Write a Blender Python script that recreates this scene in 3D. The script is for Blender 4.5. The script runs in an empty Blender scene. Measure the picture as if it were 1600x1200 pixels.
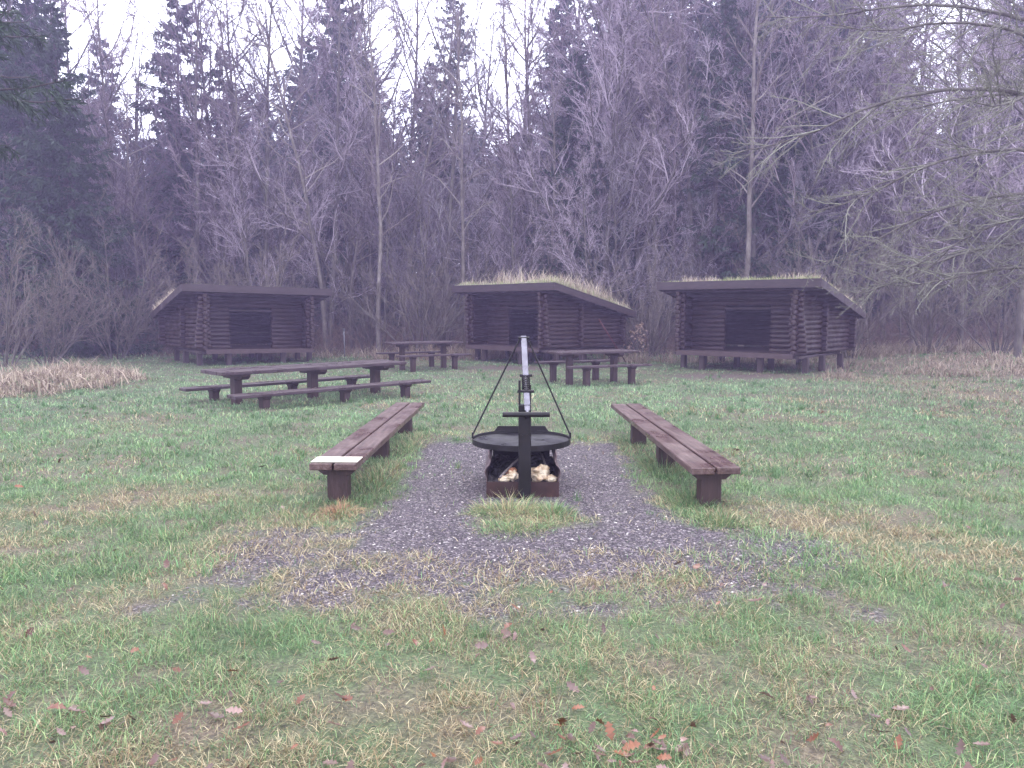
import bpy, math, random
import numpy as np
from mathutils import Vector, Matrix
R = math.radians
rng = np.random.default_rng(7)
random.seed(7)
S = bpy.context.scene
COL = S.collection

# ------------------------------------------------------------------ camera, sky, sun, exposure
F = 1200.0; PITCH = R(5.57); CH = 1.6
cam = bpy.data.objects.new("camera", bpy.data.cameras.new("camera"))
COL.objects.link(cam)
cam.location = (0, 0, CH)
cam.rotation_euler = (R(90) - PITCH, 0, 0)
cam.data.sensor_width = 36.0
cam.data.lens = 36.0 * F / 1600.0
cam.data.clip_end = 1000
S.camera = cam
W = bpy.data.worlds.new("World"); S.world = W; W.use_nodes = True
wn = W.node_tree; wn.nodes.clear()
sky = wn.nodes.new("ShaderNodeTexSky"); sky.sky_type = 'NISHITA'; sky.sun_disc = False
sky.sun_elevation = R(48); sky.sun_rotation = R(-25)
b1 = wn.nodes.new("ShaderNodeBackground"); b1.inputs[1].default_value = 0.05
b2 = wn.nodes.new("ShaderNodeBackground"); b2.inputs[0].default_value = (0.90, 0.91, 1.0, 1); b2.inputs[1].default_value = 1.5
ad = wn.nodes.new("ShaderNodeAddShader"); wo = wn.nodes.new("ShaderNodeOutputWorld")
wn.links.new(sky.outputs[0], b1.inputs[0]); wn.links.new(b1.outputs[0], ad.inputs[0])
wn.links.new(b2.outputs[0], ad.inputs[1]); wn.links.new(ad.outputs[0], wo.inputs[0])
sl = bpy.data.lights.new("sun", 'SUN'); sl.energy = 0.6; sl.angle = R(30); sl.color = (1, 0.97, 0.93)
so = bpy.data.objects.new("sun", sl); COL.objects.link(so)
so.rotation_euler = (R(42), 0, R(155))
S.view_settings.view_transform = 'Standard'; S.view_settings.look = 'None'
S.view_settings.exposure = 1.33; S.view_settings.gamma = 1.0

# ------------------------------------------------------------------ helpers
def at(px, py, h=0.0):
    """world point at height h that the 1600x1200 photo shows at px, py"""
    dx = (px - 800) / F; dy = (600 - py) / F
    c, s = math.cos(PITCH), math.sin(PITCH)
    d = Vector((dx, c + dy * s, -s + dy * c))
    t = (h - CH) / d.z
    return Vector((d.x * t, d.y * t, h))

_lat = np.random.default_rng(3).random((256, 256))
def noise2(x, y, sc, seed=0):
    x, y = np.asarray(x), np.asarray(y); x, y = (.82 * x + .57 * y) * sc + seed * 17.3, (.82 * y - .57 * x) * sc + seed * 9.7
    xi = np.floor(x).astype(int); yi = np.floor(y).astype(int)
    fx = x - xi; fy = y - yi
    fx = fx * fx * (3 - 2 * fx); fy = fy * fy * (3 - 2 * fy)
    g = lambda a, b: _lat[a & 255, b & 255]
    return (g(xi, yi) * (1 - fx) + g(xi + 1, yi) * fx) * (1 - fy) + (g(xi, yi + 1) * (1 - fx) + g(xi + 1, yi + 1) * fx) * fy
def fbm(x, y, sc, seed=0):
    return (noise2(x, y, sc, seed) + .5 * noise2(x, y, sc * 2.1, seed + 1) + .25 * noise2(x, y, sc * 4.3, seed + 2)) / 1.75

def terrain(x, y):
    z = (fbm(x, y, .35, 5) - .5) * .10 + (fbm(x, y, 2.2, 9) - .5) * .035
    d = np.maximum(0, np.asarray(y) - 25)
    z = z + .22 * np.exp(-(((np.asarray(x) + 9.7) / 1.3) ** 2 + ((np.asarray(y) - 16.6) / 1.8) ** 2))
    z = z + .28 * np.clip((np.asarray(x) - 10.0) / 3.5, 0, 1) * np.clip((np.asarray(y) - 14) / 5, 0, 1)
    return z - .075 * np.clip((np.asarray(y) - 15.5) / 2.5, 0, 1)

class MB:
    def __init__(s): s.v = []; s.f = []; s.c = []; s.n = 0; s.hascol = False
    def add(s, verts, faces, col=None):
        """verts (n,3); faces list of int arrays (m,k); col (n,3) or (3,)"""
        verts = np.asarray(verts, float).reshape(-1, 3)
        for fa in faces:
            fa = np.asarray(fa)
            if fa.size: s.f.append(fa + s.n)
        s.v.append(verts); s.n += len(verts)
        if col is not None: s.hascol = True
        c = np.ones((len(verts), 3)) * (np.asarray(col) if col is not None else 1.0)
        s.c.append(c)
    def box(s, c, d, rot=None, col=None, bev=0.0):
        hx, hy, hz = np.array(d) / 2
        if bev > 0:
            b = min(bev, hx * .9, hy * .9, hz * .9)
            pts = []
            for sx in (-1, 1):
                for sy in (-1, 1):
                    for sz in (-1, 1):
                        pts += [(sx * (hx - b), sy * (hy - b), sz * hz), (sx * (hx - b), sy * hy, sz * (hz - b)), (sx * hx, sy * (hy - b), sz * (hz - b))]
            v = np.array(pts)
            def I(sx, sy, sz, k): return ((sx > 0) * 4 + (sy > 0) * 2 + (sz > 0)) * 3 + k
            q = []
            for k, (ax) in ((0, 2), (1, 1), (2, 0)):
                for sg in (-1, 1):
                    o = []
                    for a, b_ in ((-1, -1), (1, -1), (1, 1), (-1, 1)):
                        t = [a, b_]; t.insert(ax, sg); o.append(I(*t, k))
                    q.append(o if (sg > 0) == (ax != 1) else o[::-1])
            for a in (-1, 1):
                for b_ in (-1, 1):
                    q.append([I(-1, a, b_, 0), I(1, a, b_, 0), I(1, a, b_, 1), I(-1, a, b_, 1)])
                    q.append([I(a, -1, b_, 0), I(a, 1, b_, 0), I(a, 1, b_, 2), I(a, -1, b_, 2)])
                    q.append([I(a, b_, -1, 1), I(a, b_, 1, 1), I(a, b_, 1, 2), I(a, b_, -1, 2)])
            t = [[I(a, b_, e, 0), I(a, b_, e, 1), I(a, b_, e, 2)] for a in (-1, 1) for b_ in (-1, 1) for e in (-1, 1)]
            fs = [np.array(q), np.array(t)]
        else:
            v = np.array([(x, y, z) for x in (-hx, hx) for y in (-hy, hy) for z in (-hz, hz)])
            fs = [np.array([[0, 1, 3, 2], [4, 6, 7, 5], [0, 4, 5, 1], [2, 3, 7, 6], [0, 2, 6, 4], [1, 5, 7, 3]])]
        if rot is not None: v = v @ np.array(rot.to_3x3()).T
        s.add(v + np.array(c), fs, col)
    def tubes(s, P, Rr, sides=6, cap=False, col=None):
        P = np.asarray(P, float); Rr = np.asarray(Rr, float)
        if P.ndim == 2: P = P[None]; Rr = Rr[None]
        N, K, _ = P.shape
        T = np.gradient(P, axis=1); T /= np.linalg.norm(T, axis=2, keepdims=True) + 1e-9
        ref = np.where(np.abs(T[:, :1, 2:3]) > .8, np.array([1., 0, 0]), np.array([0, 0, 1.])) * np.ones_like(T)
        A = np.cross(T, ref); A /= np.linalg.norm(A, axis=2, keepdims=True) + 1e-9
        B = np.cross(T, A)
        an = np.arange(sides) * 2 * np.pi / sides
        V = P[:, :, None] + Rr[:, :, None, None] * (np.cos(an)[None, None, :, None] * A[:, :, None] + np.sin(an)[None, None, :, None] * B[:, :, None])
        idx = np.arange(N * K * sides).reshape(N, K, sides)
        nx = np.roll(idx, -1, axis=2)
        q = np.stack([idx[:, :-1], nx[:, :-1], nx[:, 1:], idx[:, 1:]], -1).reshape(-1, 4)
        fs = [q]
        if cap: fs += [idx[:, 0, ::-1].copy(), idx[:, -1].copy()]
        if col is not None and np.ndim(col) == 2 and len(col) == N:
            col = np.repeat(np.asarray(col), K * sides, axis=0)
        s.add(V.reshape(-1, 3), fs, col)
    def tube(s, a, b, r, sides=10, r2=None, col=None):
        s.tubes(np.array([[a, b]], float), np.array([[r, r if r2 is None else r2]]), sides, True, col)
    def prism(s, prof, axis, lo, hi, off=(0, 0, 0)):
        """2-D outline prof extruded along axis (0/1/2) from lo to hi"""
        n = len(prof); v = []
        for e in (lo, hi):
            for a, b in prof:
                t = [a, b]; t.insert(axis, e); v.append(t)
        v = np.array(v, float) + np.array(off)
        side = np.array([[i, (i + 1) % n, n + (i + 1) % n, n + i] for i in range(n)])
        s.add(v, [side, np.array([list(range(n))[::-1]]), np.array([list(range(n, 2 * n))])])
    def build(s, name, mt, parent=None, smooth=False):
        me = bpy.data.meshes.new(name)
        V = np.concatenate(s.v); 
        loops = np.concatenate([f.reshape(-1) for f in s.f]).astype(np.int32)
        tot = np.concatenate([np.full(len(f), f.shape[1]) for f in s.f]).astype(np.int32)
        st = np.concatenate([[0], np.cumsum(tot)[:-1]]).astype(np.int32)
        me.vertices.add(len(V)); me.vertices.foreach_set('co', V.astype(np.float32).reshape(-1))
        me.loops.add(len(loops)); me.loops.foreach_set('vertex_index', loops)
        me.polygons.add(len(tot)); me.polygons.foreach_set('loop_start', st); me.polygons.foreach_set('loop_total', tot)
        me.polygons.foreach_set('use_smooth', np.full(len(tot), bool(smooth)))
        me.update(calc_edges=True)
        if s.hascol:
            at_ = me.color_attributes.new('col', 'FLOAT_COLOR', 'POINT')
            C = np.concatenate([np.concatenate(s.c), np.ones((len(V), 1))], 1).astype(np.float32)
            at_.data.foreach_set('color', C.reshape(-1))
        me.materials.append(mt)
        o = bpy.data.objects.new(name, me); COL.objects.link(o)
        if parent: o.parent = parent
        return o

def tag(o, label=None, cat=None, group=None, kind=None):
    if label: o['label'] = label
    if cat: o['category'] = cat
    if group: o['group'] = group
    if kind: o['kind'] = kind
    return o
def empty(name, loc, rz=0, label=None, cat=None, group=None):
    o = bpy.data.objects.new(name, None); COL.objects.link(o)
    o.location = loc; o.rotation_euler = (0, 0, rz); o.empty_display_size = .2
    return tag(o, label, cat, group)
def copy_tree(o, parent=None):
    c = o.copy(); COL.objects.link(c)
    if parent: c.parent = parent
    for ch in list(o.children): copy_tree(ch, c)
    return c

# ------------------------------------------------------------------ materials
def nodes(name):
    m = bpy.data.materials.new(name); m.use_nodes = True
    nt = m.node_tree; return m, nt, nt.nodes["Principled BSDF"]
def ramp(nt, stops):
    r = nt.nodes.new("ShaderNodeValToRGB"); e = r.color_ramp.elements
    while len(e) < len(stops): e.new(.5)
    for x, (p, c) in zip(e, stops): x.position = p; x.color = (*c, 1)
    return r
def noisy(name, stops, scale=8, stretch=(1, 1, 1), rough=.6, bump=.3, detail=8, rr=None, spec=.5, metal=0, bscale=None, bd=.01, coord='Object'):
    m, nt, bs = nodes(name); L = nt.links.new
    tc = nt.nodes.new("ShaderNodeTexCoord"); mp = nt.nodes.new("ShaderNodeMapping"); mp.inputs['Scale'].default_value = stretch
    L(tc.outputs[coord], mp.inputs[0])
    n = nt.nodes.new("ShaderNodeTexNoise"); n.inputs['Scale'].default_value = scale; n.inputs['Detail'].default_value = detail; n.inputs['Roughness'].default_value = .65
    L(mp.outputs[0], n.inputs[0])
    r = ramp(nt, stops); L(n.outputs[0], r.inputs[0]); L(r.outputs[0], bs.inputs['Base Color'])
    n2 = nt.nodes.new("ShaderNodeTexNoise"); n2.inputs['Scale'].default_value = bscale or scale * 3; n2.inputs['Detail'].default_value = 5
    L(mp.outputs[0], n2.inputs[0])
    b = nt.nodes.new("ShaderNodeBump"); b.inputs['Strength'].default_value = bump; b.inputs['Distance'].default_value = bd
    L(n2.outputs[0], b.inputs['Height']); L(b.outputs[0], bs.inputs['Normal'])
    if rr:
        n3 = nt.nodes.new("ShaderNodeTexNoise"); n3.inputs['Scale'].default_value = scale * .6; n3.inputs['Detail'].default_value = 6
        L(tc.outputs[coord], n3.inputs[0])
        mr = nt.nodes.new("ShaderNodeMapRange"); mr.inputs[1].default_value = .35; mr.inputs[2].default_value = .65
        mr.inputs[3].default_value = rr[0]; mr.inputs[4].default_value = rr[1]
        L(n3.outputs[0], mr.inputs[0]); L(mr.outputs[0], bs.inputs['Roughness'])
    else: bs.inputs['Roughness'].default_value = rough
    bs.inputs['Specular IOR Level'].default_value = spec; bs.inputs['Metallic'].default_value = metal
    return m
def attrmat(name, rough=.6, spec=.3, trans=0.0):
    m, nt, bs = nodes(name); L = nt.links.new
    a = nt.nodes.new("ShaderNodeAttribute"); a.attribute_name = 'col'
    L(a.outputs[0], bs.inputs['Base Color']); bs.inputs['Roughness'].default_value = rough; bs.inputs['Specular IOR Level'].default_value = spec
    if trans > 0:
        t = nt.nodes.new("ShaderNodeBsdfTranslucent"); L(a.outputs[0], t.inputs[0])
        mx = nt.nodes.new("ShaderNodeMixShader"); mx.inputs[0].default_value = trans
        L(bs.outputs[0], mx.inputs[1]); L(t.outputs[0], mx.inputs[2])
        L(mx.outputs[0], nt.nodes['Material Output'].inputs[0])
    return m
M = {}
M['bench'] = noisy('bench_wood', [(.25, (0.02975, 0.01445, 0.01275)), (.42, (0.0612, 0.0323, 0.0289)), (.55, (0.0935, 0.0544, 0.04845)), (.68, (0.1403, 0.0935, 0.085)), (.8, (0.1105, 0.102, 0.0765))], 4, (.8, 7, 7), bump=.6, rr=(.22, .6), bscale=9, bd=.007)
M['bench_end'] = noisy('bench_post_wood', [(.3, (0.018, 0.0084, 0.0072)), (.55, (0.0372, 0.0168, 0.0144)), (.75, (0.06, 0.033, 0.03))], 6, (5, 5, .7), bump=.5, rough=.65, bscale=12, bd=.006)
M['table'] = noisy('table_wood', [(.3, (0.01844, 0.00992, 0.0129)), (.5, (0.04479, 0.02579, 0.03075)), (.72, (0.07905, 0.0496, 0.05704))], 5, (.6, 6, 6), bump=.5, rr=(.22, .5), bscale=9, bd=.006)
M['pale_wood'] = noisy('pale_wood', [(.3, (.55, .52, .40)), (.7, (.74, .70, .58))], 9, (6, 1, 6), bump=.2, rough=.6)
M['log'] = noisy('dark_stained_logs', [(.3, (0.01012, 0.00405, 0.003847)), (.52, (0.02531, 0.00945, 0.008336)), (.75, (0.05231, 0.02295, 0.02052))], 7, (1, 1, 4), bump=.5, rr=(.35, .65), bd=.01)
M['log_end'] = noisy('log_end_grain', [(.3, (0.03, 0.021, 0.0228)), (.7, (0.084, 0.06, 0.063))], 25, bump=.3, rough=.7)
M['fascia'] = noisy('roof_board', [(.3, (0.022, 0.0132, 0.0154)), (.55, (0.04125, 0.02475, 0.0275)), (.75, (0.0605, 0.0385, 0.0429))], 4, (1, 1, 5), bump=.3, rr=(.4, .7))
M['deck'] = noisy('deck_board', [(.3, (0.03, 0.018, 0.018)), (.55, (0.06, 0.0348, 0.033)), (.75, (0.096, 0.06, 0.057))], 5, (1, 1, 5), bump=.3, rough=.6)
M['stilt'] = noisy('stilt_post', [(.3, (0.021, 0.0132, 0.0132)), (.55, (0.045, 0.0276, 0.0264)), (.8, (0.078, 0.054, 0.051))], 6, (4, 4, .6), bump=.5, rough=.7)
M['steel'] = noisy('black_steel', [(.3, (0.003024, 0.002772, 0.003276)), (.55, (0.007056, 0.005544, 0.006048)), (.8, (0.01764, 0.009576, 0.00756))], 9, bump=.25, rr=(.3, .6), metal=.35, bd=.003)
M['galv'] = noisy('wet_steel', [(.3, (0.12, 0.114, 0.132)), (.7, (0.204, 0.198, 0.228))], 14, bump=.15, rr=(.12, .3), metal=.75, bd=.002)
M['rust'] = noisy('rusty_steel', [(.3, (0.01785, 0.00672, 0.00576)), (.55, (0.0357, 0.01248, 0.0096)), (.8, (0.0714, 0.0264, 0.0168))], 7, bump=.35, rr=(.4, .7), metal=.15, bd=.004)
M['rustin'] = noisy('sooty_steel', [(.3, (.07, .05, .055)), (.55, (.15, .105, .11)), (.8, (.24, .17, .165))], 8, bump=.35, rr=(.35, .6), metal=.2, bd=.004)
M['plate'] = noisy('grill_plate_steel', [(.3, (0.0036, 0.00324, 0.00468)), (.5, (0.00792, 0.0072, 0.01008)), (.7, (0.0252, 0.0216, 0.0288))], 7, bump=.3, rr=(.25, .6), metal=.2, bd=.003)
M['char'] = noisy('charred_wood', [(.35, (0.0084, 0.0077, 0.0084)), (.6, (0.028, 0.0252, 0.0266)), (.8, (0.098, 0.091, 0.091))], 20, bump=1, rough=.7, bd=.02)
M['ash'] = noisy('wet_ash', [(.35, (.02, .018, .02)), (.55, (.07, .06, .062)), (.75, (.2, .18, .17))], 18, bump=1, rough=.8, bd=.02)
M['stick'] = noisy('burnt_stick', [(.35, (.08, .07, .07)), (.6, (.26, .22, .21))], 22, bump=.6, rough=.7)
M['lump'] = noisy('cream_lump', [(.35, (.42, .25, .13)), (.5, (.62, .48, .32)), (.65, (.76, .68, .52))], 9, bump=1, rough=.8, bd=.02)
M['ember'] = noisy('brown_lump', [(.35, (.25, .09, .04)), (.65, (.48, .22, .12))], 12, bump=.8, rough=.8)
M['red'] = noisy('dull_red_paint', [(.35, (.07, .012, .015)), (.65, (.11, .02, .024))], 12, bump=.2, rough=.5)
M['tap'] = noisy('tap_metal', [(.3, (.14, .14, .15)), (.7, (.26, .26, .28))], 14, bump=.1, rough=.3, metal=.6)
M['grass'] = attrmat('grass_blades', .55, .35, .25)
M['needles'] = attrmat('spruce_needles', .6, .25, .1)
M['twig'] = attrmat('twigs', .75, .15)
M['bark'] = noisy('tree_bark', [(.3, (0.0405, 0.0324, 0.0306)), (.5, (0.09, 0.0765, 0.0675)), (.7, (0.171, 0.162, 0.126))], 5, (1, 1, .35), bump=.8, rough=.85, bd=.03)
M['pale_bark'] = noisy('pale_bark', [(.3, (0.05824, 0.04826, 0.0416)), (.5, (0.1331, 0.1123, 0.09568)), (.7, (0.2496, 0.2246, 0.1997))], 4, (1, 1, .6), bump=.6, rough=.8, bd=.02)
M['dark_bark'] = noisy('dark_bark', [(.3, (.03, .024, .024)), (.6, (.07, .055, .05)), (.8, (.12, .10, .085))], 5, (1, 1, .35), bump=.8, rough=.85, bd=.03)
M['leaf'] = attrmat('dead_leaf', .38, .5)
M['stone'] = attrmat('gravel_stones', .45, .5)

# ------------------------------------------------------------------ ground
def gravel_mask(x, y):
    """1 on bare gravel, 0 in grass"""
    x = np.asarray(x, float); y = np.asarray(y, float)
    xr = x - .08
    w = np.where(y < 5.6, 1.16 + (5.6 - y) * .25, 1.16)           # widens toward the camera
    core = np.clip((w - np.abs(xr)) / .25, -1, 1)
    core = np.minimum(core, np.clip((9.1 - y) / .35, -1, 1))
    core = np.minimum(core, np.clip((y - 4.2) / .5, -1, 1))
    # worn apron either side
    ap = np.clip(1 - np.sqrt((xr / 2.35) ** 2 + ((y - 5.15) / 1.3) ** 2), -1, 1) * 1.3
    # back area between bench ends
    bk = np.clip(1 - np.sqrt((xr / 1.0) ** 2 + ((y - 8.6) / .9) ** 2), -1, 1)
    m = np.maximum(core, np.maximum(ap * .78, bk * .8))
    m = m + (fbm(x, y, 2.6, 31) - .5) * (1.0 + 1.0 * (y < 5.2)) + (fbm(x, y, 9, 33) - .5) * 1.3
    m = m - np.clip(np.abs(xr) - 1.9, 0, 3) * 1.6 - np.clip(4.0 - y, 0, 3) * 2.2
    tuft = np.exp(-(((x - .1) / .42) ** 2 + ((y - 5.72) / .33) ** 2))
    m = m - tuft * 2.2
    for bx in (-1.41, 1.56):                                        # grass grows under the benches
        m = m - 1.7 * np.exp(-((x - bx * 1.04) / .23) ** 2) * ((y > 5.5) & (y < 10.3))
    return np.clip(m * 1.2 + .25, 0, 1)

def axis(lo, hi, f0, f1, step, grow=1.12):
    a = list(np.arange(f0, f1 + 1e-6, step)); s = step
    while a[-1] < hi: s *= grow; a.append(a[-1] + s)
    s = step; b = []
    x = f0
    while x > lo: s *= grow; x -= s; b.append(x)
    return np.array(b[::-1] + a)
xs = axis(-170, 170, -4.2, 4.2, .045); ys = axis(-40, 200, 2.0, 9.6, .045)
gx, gy = np.meshgrid(xs, ys); gz = terrain(gx, gy)
gm = gravel_mask(gx, gy) * ((np.abs(gx) < 5) & (gy < 11))
mb = MB(); nx_, ny_ = len(xs), len(ys)
I = np.arange(nx_ * ny_).reshape(ny_, nx_)
q = np.stack([I[:-1, :-1], I[:-1, 1:], I[1:, 1:], I[1:, :-1]], -1).reshape(-1, 4)
bare = np.maximum(0, 1 - np.hypot((gx - 5.3) / 1.9, (gy - 18.9) / .9)) + .8 * np.maximum(0, 1 - np.hypot((gx - .0) / 1.6, (gy - 21.6) / 1.2))
rough_ = .6 * np.clip((gx - 4.5 - np.abs(gy - 19) * .15) / 3, 0, 1) * np.clip((gy - 11) / 3, 0, 1) + np.clip((gy - 28.5) / 2, 0, 1)
cc = np.stack([gm.reshape(-1), np.clip(bare * 2.2, 0, 1).reshape(-1), np.clip(rough_, 0, 1).reshape(-1)], -1)
mb.add(np.stack([gx, gy, gz], -1).reshape(-1, 3), [q], cc)
def ground_mat():
    m, nt, bs = nodes('meadow_ground'); L = nt.links.new
    tc = nt.nodes.new("ShaderNodeTexCoord")
    def nz(sc, det=8, ro=.6):
        n = nt.nodes.new("ShaderNodeTexNoise"); n.inputs['Scale'].default_value = sc; n.inputs['Detail'].default_value = det; n.inputs['Roughness'].default_value = ro
        L(tc.outputs['Object'], n.inputs[0]); return n
    def mix(f, a, b):
        x = nt.nodes.new("ShaderNodeMix"); x.data_type = 'RGBA'
        L(f, x.inputs['Factor']); L(a, x.inputs['A']); L(b, x.inputs['B']); return x.outputs['Result']
    at_ = nt.nodes.new("ShaderNodeAttribute"); at_.attribute_name = 'col'
    sp = nt.nodes.new("ShaderNodeSeparateColor"); L(at_.outputs[0], sp.inputs[0])
    n1 = nz(1.3); n2 = nz(38, 6, .7); n3 = nz(.35, 4)
    green = ramp(nt, [(.3, (.03, .034, .018)), (.5, (.065, .10, .036)), (.7, (.13, .19, .075))]); L(n2.outputs[0], green.inputs[0])
    straw = ramp(nt, [(.3, (.035, .026, .018)), (.5, (.11, .085, .055)), (.7, (.24, .19, .12))]); L(n2.outputs[0], straw.inputs[0])
    r1 = ramp(nt, [(.42, (0, 0, 0)), (.62, (1, 1, 1))]); L(n1.outputs[0], r1.inputs[0])
    c = mix(r1.outputs[0], green.outputs[0], straw.outputs[0])
    soil = ramp(nt, [(.3, (.05, .035, .032)), (.7, (.16, .11, .095))]); L(n2.outputs[0], soil.inputs[0])
    rg = ramp(nt, [(.3, (.06, .045, .03)), (.5, (.14, .105, .07)), (.7, (.24, .19, .13))]); L(n2.outputs[0], rg.inputs[0])
    c = mix(sp.outputs[2], c, rg.outputs[0])
    c = mix(sp.outputs[1], c, soil.outputs[0])
    vo = nt.nodes.new("ShaderNodeTexVoronoi"); vo.inputs['Scale'].default_value = 75; L(tc.outputs['Object'], vo.inputs[0])
    hs = nt.nodes.new("ShaderNodeSeparateColor"); L(vo.outputs['Color'], hs.inputs[0])
    gr = ramp(nt, [(0, (.026, .019, .025)), (.45, (.055, .041, .053)), (.85, (.14, .108, .125)), (1, (.36, .33, .32))]); L(hs.outputs[0], gr.inputs[0])
    c = mix(sp.outputs[0], c, gr.outputs[0])
    L(c, bs.inputs['Base Color']); bs.inputs['Roughness'].default_value = .7
    bp = nt.nodes.new("ShaderNodeBump"); bp.inputs['Strength'].default_value = .8; bp.inputs['Distance'].default_value = .02
    L(vo.outputs['Distance'], bp.inputs['Height']); L(bp.outputs[0], bs.inputs['Normal'])
    return m
g = mb.build('ground', ground_mat(), smooth=True); tag(g, kind='structure')

# ------------------------------------------------------------------ grass
def in_view(x, y, mg=1.2): return np.abs(x) < .70 * y + mg
def blades(mb, x, y, z, h, w, lean, az, col, bend=.6):
    n = len(x); dx, dy = np.cos(az), np.sin(az)
    px, py = -np.sin(az + rng.normal(0, .8, n)), np.cos(az + rng.normal(0, .8, n))
    s1 = np.sin(lean) * h * .5; c1 = np.cos(lean) * h * .5
    l2 = np.minimum(lean + bend * (.4 + rng.random(n)), 1.75)
    s2 = np.sin(l2) * h * .5; c2 = np.cos(l2) * h * .5
    B = np.stack([x, y, z], -1); O = np.stack([px, py, 0 * px], -1) * (w / 2)[:, None]
    Mid = B + np.stack([dx * s1, dy * s1, c1], -1); T = Mid + np.stack([dx * s2, dy * s2, c2], -1)
    V = np.stack([B - O, B + O, Mid + O * .85, Mid - O * .85, T], 1).reshape(-1, 3)
    i = np.arange(n)[:, None] * 5
    mb.add(V, [i + np.array([0, 1, 2, 3]), i + np.array([3, 2, 4])], np.repeat(col, 5, axis=0))
G1 = np.array([.085, .165, .060]); G2 = np.array([.175, .305, .135]); G3 = np.array([.29, .39, .17])
Y1 = np.array([.40, .335, .18]); Y2 = np.array([.60, .52, .33]); Y3 = np.array([.26, .19, .10])
def straw_amount(x, y):
    s = (fbm(x, y, .9, 51) - .5) * 2.2 + .40
    s = s + .50 * np.clip(1 - y / 6, 0, 1) + .5 * np.clip((x - 1.2) / 2.5, 0, 1) * np.clip((6.0 - y) / 2, 0, 1)
    s = s - .42 * np.clip((y - 5.8) / 3, 0, 1) * np.clip((24 - y) / 3, 0, 1)
    s = s + .62 * np.clip((x - 4.8 - np.abs(y - 19) * .2) / 3, 0, 1) * np.clip((y - 10.5) / 3, 0, 1)
    s = s + .8 * np.clip((y - 28.5) / 3, 0, 1)
    s = s + .9 * np.exp(-(((x + 9.3) / 1.2) ** 2 + ((y - 16) / 2.2) ** 2))
    g_ = gravel_mask(x, y) * (y < 11); s = s + .35 * np.clip(g_, 0, 1)
    return np.clip(s, .04, .96)
def blade_cols(x, y):
    n = len(x); st = rng.random(n) < straw_amount(x, y)
    k = rng.random(n)[:, None]; k2 = rng.random(n)[:, None]; br = (fbm(x, y, 1.7, 61) - .5)[:, None]
    gcol = G1 * (1 - k) + G2 * k; gcol = np.where(k2 > .72, G3, gcol)
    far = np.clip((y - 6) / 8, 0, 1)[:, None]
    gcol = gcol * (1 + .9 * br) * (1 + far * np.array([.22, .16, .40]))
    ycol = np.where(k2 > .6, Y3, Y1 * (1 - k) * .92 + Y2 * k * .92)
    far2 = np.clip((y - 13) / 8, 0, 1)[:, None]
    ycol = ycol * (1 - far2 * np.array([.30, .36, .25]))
    return np.clip(np.where(st[:, None], ycol, gcol) * (.55 + .8 * rng.random(n)[:, None]), .01, .8), st
gb = MB()
for (d0, d1, dens, hh, ww) in ((2.2, 4.2, 14000, .050, .0025), (4.2, 7, 7000, .054, .0037), (7, 11, 2400, .055, .0062), (11, 17, 900, .060, .010), (17, 25, 330, .045, .014), (25, 34, 160, .08, .02)):
    area = (d1 - d0) * ((.70 * (d0 + d1) / 2 + 1.2) * 2)
    n = int(area * dens); y = d0 + (d1 - d0) * rng.random(n); x = (rng.random(n) * 2 - 1) * (.70 * y + 1.2)
    clump = fbm(x, y, 5.5, 71)
    keep = rng.random(n) < np.clip((clump - .22) * 2.6, .25, 1)
    gmv = gravel_mask(x, y) * (y < 11)
    apr = (np.abs(x - .08) > 1.55) | (y < 4.95)
    keep &= rng.random(n) > np.clip(gmv * np.where(apr, .55, 1.12), 0, .985)
    bare_ = np.clip(2.2 * np.maximum(0, 1 - np.hypot((x - 5.3) / 1.9, (y - 18.9) / .9)), 0, 1)
    bare2 = np.clip(1.8 * np.maximum(0, 1 - np.hypot(x / 1.6, (y - 21.6) / 1.2)), 0, 1)
    keep &= rng.random(n) > np.maximum(bare_, bare2) * .93
    x, y, clump = x[keep], y[keep], clump[keep]; n = len(x)
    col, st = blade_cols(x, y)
    h = hh * (.45 + 1.0 * rng.random(n)) * (.55 + 1.0 * clump) * np.where(st, 1.1, 1)
    lean = np.clip(np.abs(rng.normal(.75, .4, n)) + st * .35, 0, 1.5)
    az = rng.random(n) * 6.283
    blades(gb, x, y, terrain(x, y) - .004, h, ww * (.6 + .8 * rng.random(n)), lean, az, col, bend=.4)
    # small upright tufts of long green blades
    nt_ = int(area * min(dens / 500, 3.2)); ty = d0 + (d1 - d0) * rng.random(nt_); tx = (rng.random(nt_) * 2 - 1) * (.70 * ty + 1.2)
    k = rng.random(nt_) > np.clip(gravel_mask(tx, ty) * (ty < 11) * 1.0, 0, .9); tx, ty = tx[k], ty[k]
    m_ = 26; X = np.repeat(tx, m_) + rng.normal(0, .022, len(tx) * m_); Y = np.repeat(ty, m_) + rng.normal(0, .022, len(tx) * m_)
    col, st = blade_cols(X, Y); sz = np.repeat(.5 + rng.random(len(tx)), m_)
    green_t = np.repeat(rng.random(len(tx)) < .75, m_)
    kk = rng.random(len(X))[:, None]
    col = np.where(green_t[:, None], (G1 * (1 - kk) + G2 * kk) * .95, col)
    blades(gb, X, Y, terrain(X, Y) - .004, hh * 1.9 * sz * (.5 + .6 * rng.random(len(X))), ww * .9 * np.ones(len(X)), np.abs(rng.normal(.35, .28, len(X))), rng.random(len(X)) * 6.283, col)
tag(gb.build('grass', M['grass']), 'short wet green and straw grass covering the clearing', 'grass', kind='stuff')

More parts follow.
